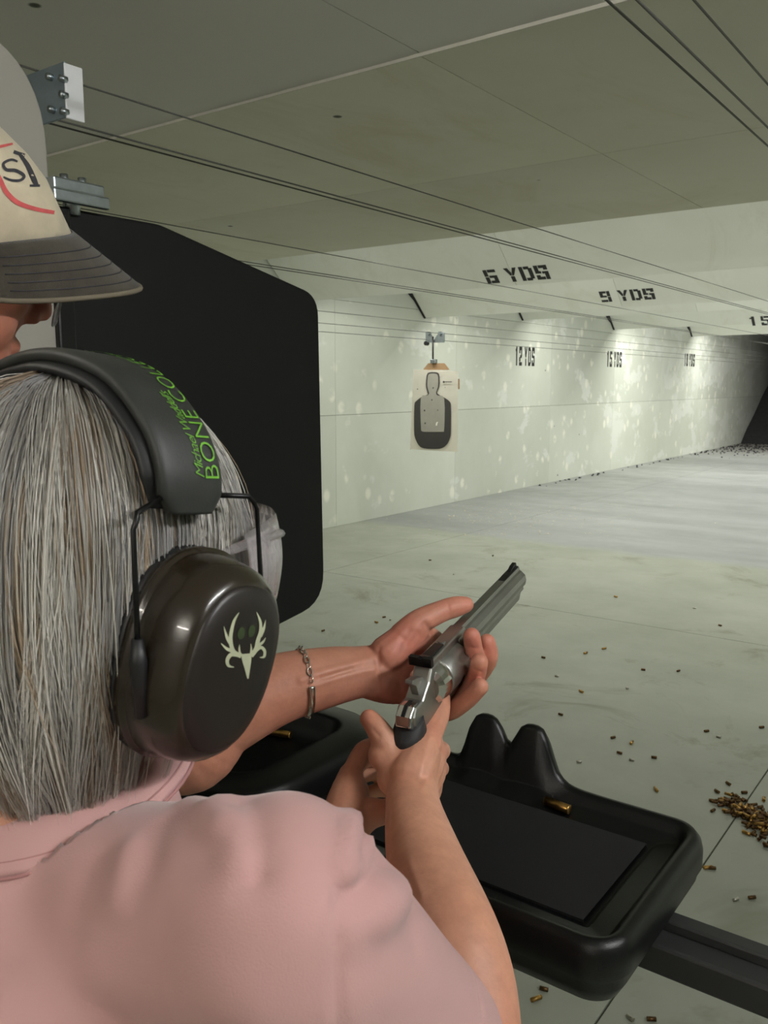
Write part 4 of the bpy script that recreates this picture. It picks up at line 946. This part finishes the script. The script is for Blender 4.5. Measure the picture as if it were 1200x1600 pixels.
# antlered skull print on the right cup, laid on the face plate
fp = [x for x in cupR[0].children if x.name.startswith('face_plate')][0]; ftree = bvh(fp.data)
def Z4(x, y): return 150+x/3.4286, 840+y/3.4286
def ribbon(pl):          # tapered stroke (x, y, width) in the enlarged view
    q = spline(pl, 5); le = []; re = []
    for i in range(len(q)):
        t = q[min(i+1, len(q)-1)][:2]-q[max(i-1, 0)][:2]; t = t/(np.linalg.norm(t)+1e-9); nrm = np.array((-t[1], t[0]))*q[i][2]/2; le.append(q[i][:2]+nrm); re.append(q[i][:2]-nrm)
    return le, re
strokes = [[(778, 634, 26), (744, 618, 24), (728, 590, 22), (721, 540, 20), (728, 490, 18), (742, 442, 14), (766, 402, 3)], [(724, 572, 20), (702, 534, 16), (685, 476, 3)], [(738, 610, 20), (702, 596, 16), (671, 568, 4)],
  [(778, 630, 26), (726, 626, 22), (704, 655, 20), (710, 686, 15), (740, 694, 4)], [(770, 618, 12), (768, 596, 9), (769, 573, 2)], [(830, 622, 12), (832, 596, 9), (829, 568, 2)],
  [(830, 634, 26), (858, 596, 24), (868, 550, 22), (882, 500, 18), (880, 450, 14), (861, 400, 3)], [(880, 530, 18), (898, 490, 14), (909, 442, 3)], [(866, 580, 18), (894, 560, 12), (909, 536, 3)],
  [(842, 616, 22), (880, 588, 18), (903, 606, 16), (900, 638, 13), (878, 642, 4)], [(805, 622, 56), (808, 660, 48), (811, 700, 30), (814, 756, 7)]]
vd = ray(385, 1010).normalized()
for st in strokes:
    le, re = ribbon(st); bm = bmesh.new(); prev = None
    for l, r in zip(le, re):
        hl, nl_ = cast(ftree, *Z4(*l)); hr, nr_ = cast(ftree, *Z4(*r))
        if hl is None or hr is None: prev = None; continue
        cur = (bm.verts.new(hl-vd*.0005), bm.verts.new(hr-vd*.0005))
        if prev: bm.faces.new((prev[0], prev[1], cur[1], cur[0]))
        prev = cur
    cupR[5]('logo_print', tomesh(bm), M['cream'])
M['dim_green'] = pmat('dim_green_print', srgb(44, 58, 26), .6)
for x, y in ((776, 512), (832, 500)):
    h, n = cast(ftree, *Z4(x, y))
    if h is not None: bm = bmesh.new(); e1, e2 = frame_of(n); bm.faces.new([bm.verts.new(h+n*.0003+e1*(.0035*math.cos(a))+e2*(.0030*math.sin(a))) for a in np.linspace(0, 6.28, 14, endpoint=False)]); cupR[5]('logo_eye', tomesh(bm), M['dim_green'])
for sd in (1, -1):      # wire yokes
    e = T-.010 if sd > 0 else .010
    A = band_pt(e, 0)
    for k in (-1, 1):
        p1 = band_pt(e, k*.018); p2 = WL(sd*.104, k*.041+.006, .076); p3 = WL(sd*.105, k*.0455+.007, .068); p4 = WL(sd*.110, k*.047+.004, .0); 
        pts = [p1, p2, (p2+p3)/2+wr_*.001*sd, p3, (p3+p4)/2, p4]
        local(link('wire_yoke', tubemesh(pts, .0016, 8), M['wire_black']), muff)
        local(link('pivot', tubemesh([p4+wu_*.012, p4, p4-wu_*.03], [.003, .0048, .003], 10), M['pad']), muff)

# ------------------------------------------------------------------ safety glasses
t = NT('clear_polycarbonate'); t.col((.93, .88, .90, 1)); t.set(Roughness=.12, Transmission_Weight=.82, IOR=1.40); t.bump(t.noise(30, 2), .02, .001); M['lens'] = t.m
gl = empty('safety_glasses', WL(0, .1, .02)); tag(gl, 'clear wraparound safety glasses worn under the earmuffs', 'glasses')
def wrap(a0, a1, h0, h1, R, cx, n=22, m=8, th=.0022, flare=0):
    bm = bmesh.new(); rows = []
    for j in range(m+1):
        row = []
        for i in range(n+1):
            a = math.radians(a0+(a1-a0)*i/n); hh = h0(a)+(h1(a)-h0(a))*j/m; bul = .004*math.sin(math.pi*j/m)
            row.append(bm.verts.new(WL((R+bul)*1.02*math.sin(a), cx+(R+bul+.006)*math.cos(a), hh)))
        rows.append(row)
    for j in range(m):
        for i in range(n): bm.faces.new((rows[j][i], rows[j][i+1], rows[j+1][i+1], rows[j+1][i]))
    bmesh.ops.solidify(bm, geom=bm.faces[:], thickness=th); return tomesh(bm, sm=True)
local(link('front_lens', wrap(-48, 48, lambda a: -.002+.012*math.exp(-(a/.18)**2), lambda a: .056, .090, .044), M['lens']), gl)
for sd in (1, -1):
    local(link('side_shield', wrap(48*sd, 84*sd, lambda a: -.002+.012*max(0, abs(a)-1), lambda a: .056-.012*max(0, abs(a)-1.1), .091, .044), M['lens']), gl)
    local(link('temple_arm', tubemesh([WL(sd*.080, .100, .044), WL(sd*.090, .060, .044), WL(sd*.086, .015, .038), WL(sd*.082, -.02, .024)], .003, 8, ry=.0045), M['lens']), gl)
    for k in range(3): p = WL(sd*(.0885-.0035*k), .072+.010*k, .03); local(link('vent_rib', tubemesh([p+wu_*.016, p-wu_*.026], .0013, 6), M['lens']), gl)

# ================================================================== man in the cap
B0 = P(105, 367, .80)
_, mr_, mf_, mu_ = head_frame(B0, -20, -16, 17)
CC = B0 - mf_*.100                                  # centre of the cap band
ME = CC - mu_*.060 - mf_*.013
ML = lambda a, b, c: ME+mr_*a+mf_*b+mu_*c
KL = lambda a, b, c: CC+mr_*a+mf_*b+mu_*c
man = empty('person', (ME.x-.06, ME.y-.02, 0)); tag(man, 'person in a baseball cap and glasses steadying the revolver with an outstretched hand', 'person')
MN = Vector((ME.x-.11, ME.y-.02, 1.44))
MSL = MN+Vector((-.16, .09, -.03)); MSR = MN+Vector((.10, -.14, -.04)); MEL = P(262, 1168, .87); MWR = P(590, 1046, .932)
bm = bmesh.new(); head_volume(bm, ML, mr_, mf_, mu_, 1.04, False)
chain(bm, [(ML(0, -.012, -.03), .062), (ML(0, -.025, -.09), .060), (MN, .068)]); chain(bm, [(MSL, .05), (MN+Vector((0, 0, -.03)), .06), (MSR, .05)])
sphere(bm, ML(.040, .062, -.030), .028, .026, .034, (mr_, mf_, mu_)); sphere(bm, ML(.030, .070, -.062), .026, .022, .026, (mr_, mf_, mu_))
mh = fuse(bm, .0035, 5)
bm = bmesh.new()
schain(bm, [(MSL, .058), ((MSL+MEL)/2+Vector((0, 0, -.01)), .052), (MEL, .043), (P(340, 1120, .875), .043), (P(430, 1078, .888), .0365), (P(510, 1058, .905), .0315), (P(560, 1050, .922), .0275), (MWR, .0265)], 8, 32)
mi, mm_, mr2, mp = P(672, 1030, .985), P(658, 1050, .975), P(644, 1066, .965), P(630, 1080, .952)
palm(bm, MWR, .024, [mi, mm_, mr2, mp], .0145, .019)
cone(bm, P(606, 1022, .925), P(648, 985, .935), .021, .0165); cone(bm, P(602, 1066, .925), P(640, 1078, .942), .0205, .017)
cone(bm, P(640, 1000, .935), P(672, 1005, .965), .016, .013); cone(bm, P(652, 985, .938), P(680, 998, .968), .013, .010)
cone(bm, P(625, 1045, .938), P(655, 1030, .965), .02, .016)
schain(bm, [(P(632, 995, .930), .0175), (P(655, 972, .934), .0145), (P(690, 955, .945), .0122), (P(712, 948, .951), .0118), (P(727, 945, .955), .0095)], 4)
finger(bm, [mi, P(722, 1072, .985), P(762, 1034, .948), P(761, 1003, .938)], .0125, .0092)
finger(bm, [mm_, P(706, 1092, .965), P(742, 1045, .935), P(740, 1015, .922), P(737, 994, .912)], .0125, .0094)
finger(bm, [mr2, P(702, 1106, .940), P(738, 1072, .918), P(749, 1034, .896)], .0118, .0094)
finger(bm, [mp, P(690, 1112, .925), P(724, 1098, .905), P(750, 1073, .888)], .0110, .0092)
marm = fuse(bm, .0015, 6); at_ = bvh(marm)
for pp, wd, h in (([(470, 1062), (520, 1046), (580, 1030)], .0040, .0016), ([(490, 1072), (540, 1056), (585, 1046)], .0032, .0012), ([(500, 1060), (550, 1046)], .0025, -.0010), ([(592, 1015), (590, 1045), (596, 1080)], .0030, -.0012), ([(640, 985), (625, 1010), (620, 1045), (628, 1075)], .0035, -.0013), ([(664, 975), (672, 985), (676, 996)], .003, -.0014), ([(700, 942), (703, 962)], .0018, -.0008), ([(652, 990), (640, 1010)], .003, -.0010), ([(728, 1010), (746, 1014)], .0016, -.0007), ([(738, 1045), (752, 1050)], .0016, -.0007)): ridge(marm, pp, wd, h, at_)
mb = joinm([mh, marm])
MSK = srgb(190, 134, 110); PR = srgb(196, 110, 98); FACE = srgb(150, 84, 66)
tint(mb, MSK, [([P(625, 1000, .93), P(640, 1040, .945), P(620, 1075, .935)], .030, PR, .75), ([P(600, 1080, .93), P(630, 1085, .945)], .016, srgb(190, 84, 80), .55), ([P(690, 955, .945), P(730, 945, .955)], .014, PR, .5), ([P(737, 993, .905), P(746, 1034, .907), P(744, 1066, .902), P(762, 1005, .938)], .018, PR, .5),
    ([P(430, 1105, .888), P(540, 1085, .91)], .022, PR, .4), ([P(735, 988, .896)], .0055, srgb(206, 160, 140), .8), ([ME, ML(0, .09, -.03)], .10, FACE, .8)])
local(link('body', mb, M['skin']), man)
# dark polo shirt
M['polo'] = cloth('charcoal_polo', srgb(44, 46, 50), .08)
bm = bmesh.new()
mx = Vector((.94, -.34, 0)); my = Vector((.34, .94, 0))
loft(bm, [(MN+Vector((0, 0, z)), mx, my, a, b) for z, a, b in ((.03, .07, .07), (-.01, .10, .08), (-.05, .16, .10), (-.12, .18, .115), (-.3, .18, .12), (-.45, .175, .12), (-.62, .18, .125))])
hm = MSL+(MEL-MSL)*.6; MER = MSR+Vector((.02, -.02, -.29))
schain(bm, [(MN+Vector((0, 0, -.03)), .06), (MSL, .066), (hm, .064), (MSL+(MEL-MSL)*.85, .06)], 5, 20); hmr = MSR+(MER-MSR)*.6
schain(bm, [(MN+Vector((0, 0, -.03)), .06), (MSR, .064), (hmr, .064), (MER, .06)], 5, 20)
ps = fuse(bm, .006, 8); ps = cut(ps, hm, MEL-MSL, .10); ps = cut(ps, MN+Vector((0, 0, -.6)), (0, 0, -1), .25); ps = thicken(ps, -.002)
local(link('polo_shirt', ps, M['polo']), man)
legs(man, MN.x-.02, MN.y, .172, .86, .12, math.radians(-20), cloth('khaki', srgb(120, 108, 86), .08))
# ------------------------------------------------------------------ cap
M['cap_cream'] = cloth('cap_canvas', srgb(196, 184, 158), .14, 30); M['cap_dark'] = cloth('cap_brim_canvas', srgb(66, 62, 54), .2, 60); M['cap_ink'] = pmat('cap_ink', srgb(52, 50, 56), .8, var=.2, scale=80); M['cap_red'] = pmat('cap_red', srgb(196, 84, 84), .8, var=.15, scale=80)
cap = empty('baseball_cap', KL(0, 0, 0)); tag(cap, 'worn cream baseball cap with a dark curved brim and printed letters', 'cap')
bm = bmesh.new(); rings = []
for h, sx, sf, of in ((-.030, .965, .965, -.004), (-.012, .985, .985, -.002), (.004, 1.0, 1.0, 0), (.022, .975, .93, -.009), (.040, .90, .84, -.016), (.054, .78, .70, -.022), (.066, .58, .50, -.027), (.074, .32, .28, -.03), (.078, .06, .06, -.03)):
    ring = []
    for j in range(48):
        a = 2*math.pi*j/48; cf = math.cos(a); dz = h if not (h < 0 and cf > .80) else max(h, -.004)
        ring.append(bm.verts.new(KL(.088*sx*math.sin(a), of+.1015*sf*cf, dz)))
    rings.append(ring)
bridge(bm, rings, False, True); crown_me = tomesh(bm, sm=True); crown = local(link('crown', crown_me, M['cap_cream']), cap)
p = KL(0, -.03, .078); local(link('button', tubemesh([p-mu_*.002, p+mu_*.002, p+mu_*.005], [.008, .008, .004], 12), M['cap_cream']), cap)
def brim_pt(s, t, o=0):
    a = s*math.radians(74); ri = .0885*math.sin(a); fi = .1015*math.cos(a)+.001
    ext = .074*max(0, math.cos(a*1.16))**.55 if abs(a*1.16) < math.pi/2 else 0
    f2 = fi+ext*t; r2 = ri*(1-.03*t); uu = .004-.026*t*(ext/.074)-.062*(abs(s)**2.2)*(.45+.55*t)+o
    return KL(r2, f2, uu)
bm = bmesh.new(); top = [[bm.verts.new(brim_pt(-1+2*i/40, j/8, .0018)) for i in range(41)] for j in range(9)]; bot = [[bm.verts.new(brim_pt(-1+2*i/40, j/8, -.0018)) for i in range(41)] for j in range(9)]
for j in range(8):
    for i in range(40): bm.faces.new((top[j][i], top[j][i+1], top[j+1][i+1], top[j+1][i])); bm.faces.new((bot[j][i], bot[j+1][i], bot[j+1][i+1], bot[j][i+1]))
for i in range(40): bm.faces.new((top[8][i], top[8][i+1], bot[8][i+1], bot[8][i])); bm.faces.new((top[0][i], bot[0][i], bot[0][i+1], top[0][i+1]))
for j in range(8): bm.faces.new((top[j][0], top[j+1][0], bot[j+1][0], bot[j][0])); bm.faces.new((top[j][40], bot[j][40], bot[j+1][40], top[j+1][40]))
brim = local(link('brim', tomesh(bm, sm=True), M['cap_dark']), cap)
o = link('brim_piping', tubemesh([brim_pt(-1+2*i/60, 1) for i in range(61)], .0024, 8), pmat('piping', srgb(110, 102, 86), .9)); o.parent = brim; 
for t_ in (.25, .4, .55, .7, .85):
    o = link('brim_stitching', tubemesh([brim_pt(-.96+1.92*i/50, t_, .0019) for i in range(51)], .0006, 5), M['cap_ink']); o.parent = brim
ctree = bvh(crown_me)
def Z1(x, y): return x/4, 40+y/4
def capstroke(pl, m, name):
    le, re = ribbon(pl); bm = bmesh.new(); prev = None
    for l, r in zip(le, re):
        a, na = cast(ctree, *Z1(*l)); b, nb = cast(ctree, *Z1(*r))
        if a is None or b is None: prev = None; continue
        v = ray(30, 280).normalized(); cur = (bm.verts.new(a-v*.0008), bm.verts.new(b-v*.0008))
        if prev: bm.faces.new((prev[0], prev[1], cur[1], cur[0]))
        prev = cur
    if len(bm.faces): local(link(name, tomesh(bm), m), cap)
    else: bm.free()
for st in ([(110, 850, 14), (70, 838, 16), (22, 862, 18), (40, 900, 20), (100, 906, 22), (150, 938, 20), (128, 966, 18), (70, 966, 16), (22, 945, 10)], [(85, 788, 22), (155, 812, 22)], [(120, 800, 18), (170, 870, 30), (208, 950, 34), (230, 1000, 26)], [(186, 1000, 14), (250, 1000, 16)], [(-60, 810, 14), (-20, 850, 18), (-60, 900, 18)]): capstroke(st, M['cap_ink'], 'lettering')
for st in ([(-40, 890, 26), (0, 960, 28), (40, 1040, 30), (110, 1105, 30), (220, 1145, 26), (340, 1168, 24)], [(-40, 765, 20), (20, 752, 18), (80, 738, 14)]): capstroke(st, M['cap_red'], 'red_swoosh')
# ------------------------------------------------------------------ spectacles
sp = empty('spectacles', ML(0, .1, .02)); tag(sp, 'thin-rimmed spectacles on the face under the cap brim', 'glasses')
for sd in (-1, 1):
    pts = [ML(sd*(.034+.024*math.cos(a)), .122-.014*abs(math.cos(a)*sd+.6)*.5, .002+.021*math.sin(a)) for a in np.linspace(0, 2*math.pi, 25)]
    local(link('rim', tubemesh(pts, .0011, 6, cap=False), M['steel']), sp)
    bm = bmesh.new(); bm.faces.new([bm.verts.new(p) for p in pts[:-1]]); r_ = bmesh.ops.extrude_face_region(bm, geom=bm.faces[:]); bmesh.ops.translate(bm, verts=[v for v in r_['geom'] if isinstance(v, bmesh.types.BMVert)], vec=mf_*.0016); local(link('lens', tomesh(bm), M['lens']), sp)
    local(link('temple_arm', tubemesh([ML(sd*.059, .112, .020), ML(sd*.074, .07, .022), ML(sd*.079, .02, .022), ML(sd*.080, -.01, .012)], .0014, 6), M['steel']), sp)
local(link('bridge', tubemesh([ML(-.010, .117, .018), ML(0, .120, .022), ML(.010, .117, .018)], .0011, 6), M['steel']), sp)
# ------------------------------------------------------------------ identity bracelet
M['silver'] = pmat('silver', srgb(226, 222, 214), .2, 1, var=.1, scale=60)
BC = P(474, 1069, .898); bax = (P(520, 1056, .908)-P(430, 1078, .888)).normalized(); bax = (bax+VD*.10).normalized()
e1 = (-VF+bax*VF.dot(bax)).normalized(); e2 = bax.cross(e1)
br = empty('bracelet', BC); tag(br, 'silver chain bracelet with a name plate on the outstretched wrist', 'bracelet')
mtree = bvh(marm)
def ring_pt(a, out=.0012):
    d = e1*math.cos(a)+e2*math.sin(a); h = mtree.ray_cast(BC+d*.09, -d); return (h[0]+d*out) if h[0] else BC+d*.036, d
aa = [math.radians(x) for x in np.arange(-6, 62, 4.0)]; sgn = 1 if ring_pt(.8)[0].dot(VD) > ring_pt(-.8)[0].dot(VD) else -1
bm = bmesh.new(); rows = []
for a in aa:
    p, d = ring_pt(a*sgn, .0016); rows.append([bm.verts.new(p+bax*x+d*y) for x, y in ((-.0032, 0), (-.0030, .0012), (.0030, .0012), (.0032, 0))])
bridge(bm, rows, True, True); local(link('name_plate', tomesh(bm, sm=True), M['silver']), br)
for k in range(27):
    a = math.radians(67+k*10.6)*sgn; p, d = ring_pt(a, .0016); tg = bax.cross(d).normalized(); bm = bmesh.new(); n2 = bax if k % 2 else (bax*.45+d*.9).normalized()
    loop = [p+tg*(.0042*math.cos(x))+n2*(.0024*math.sin(x)) for x in np.linspace(0, 2*math.pi, 13)]; tube(bm, loop, .0008, 6, cap=False); local(link('link', tomesh(bm, sm=True), M['silver']), br)
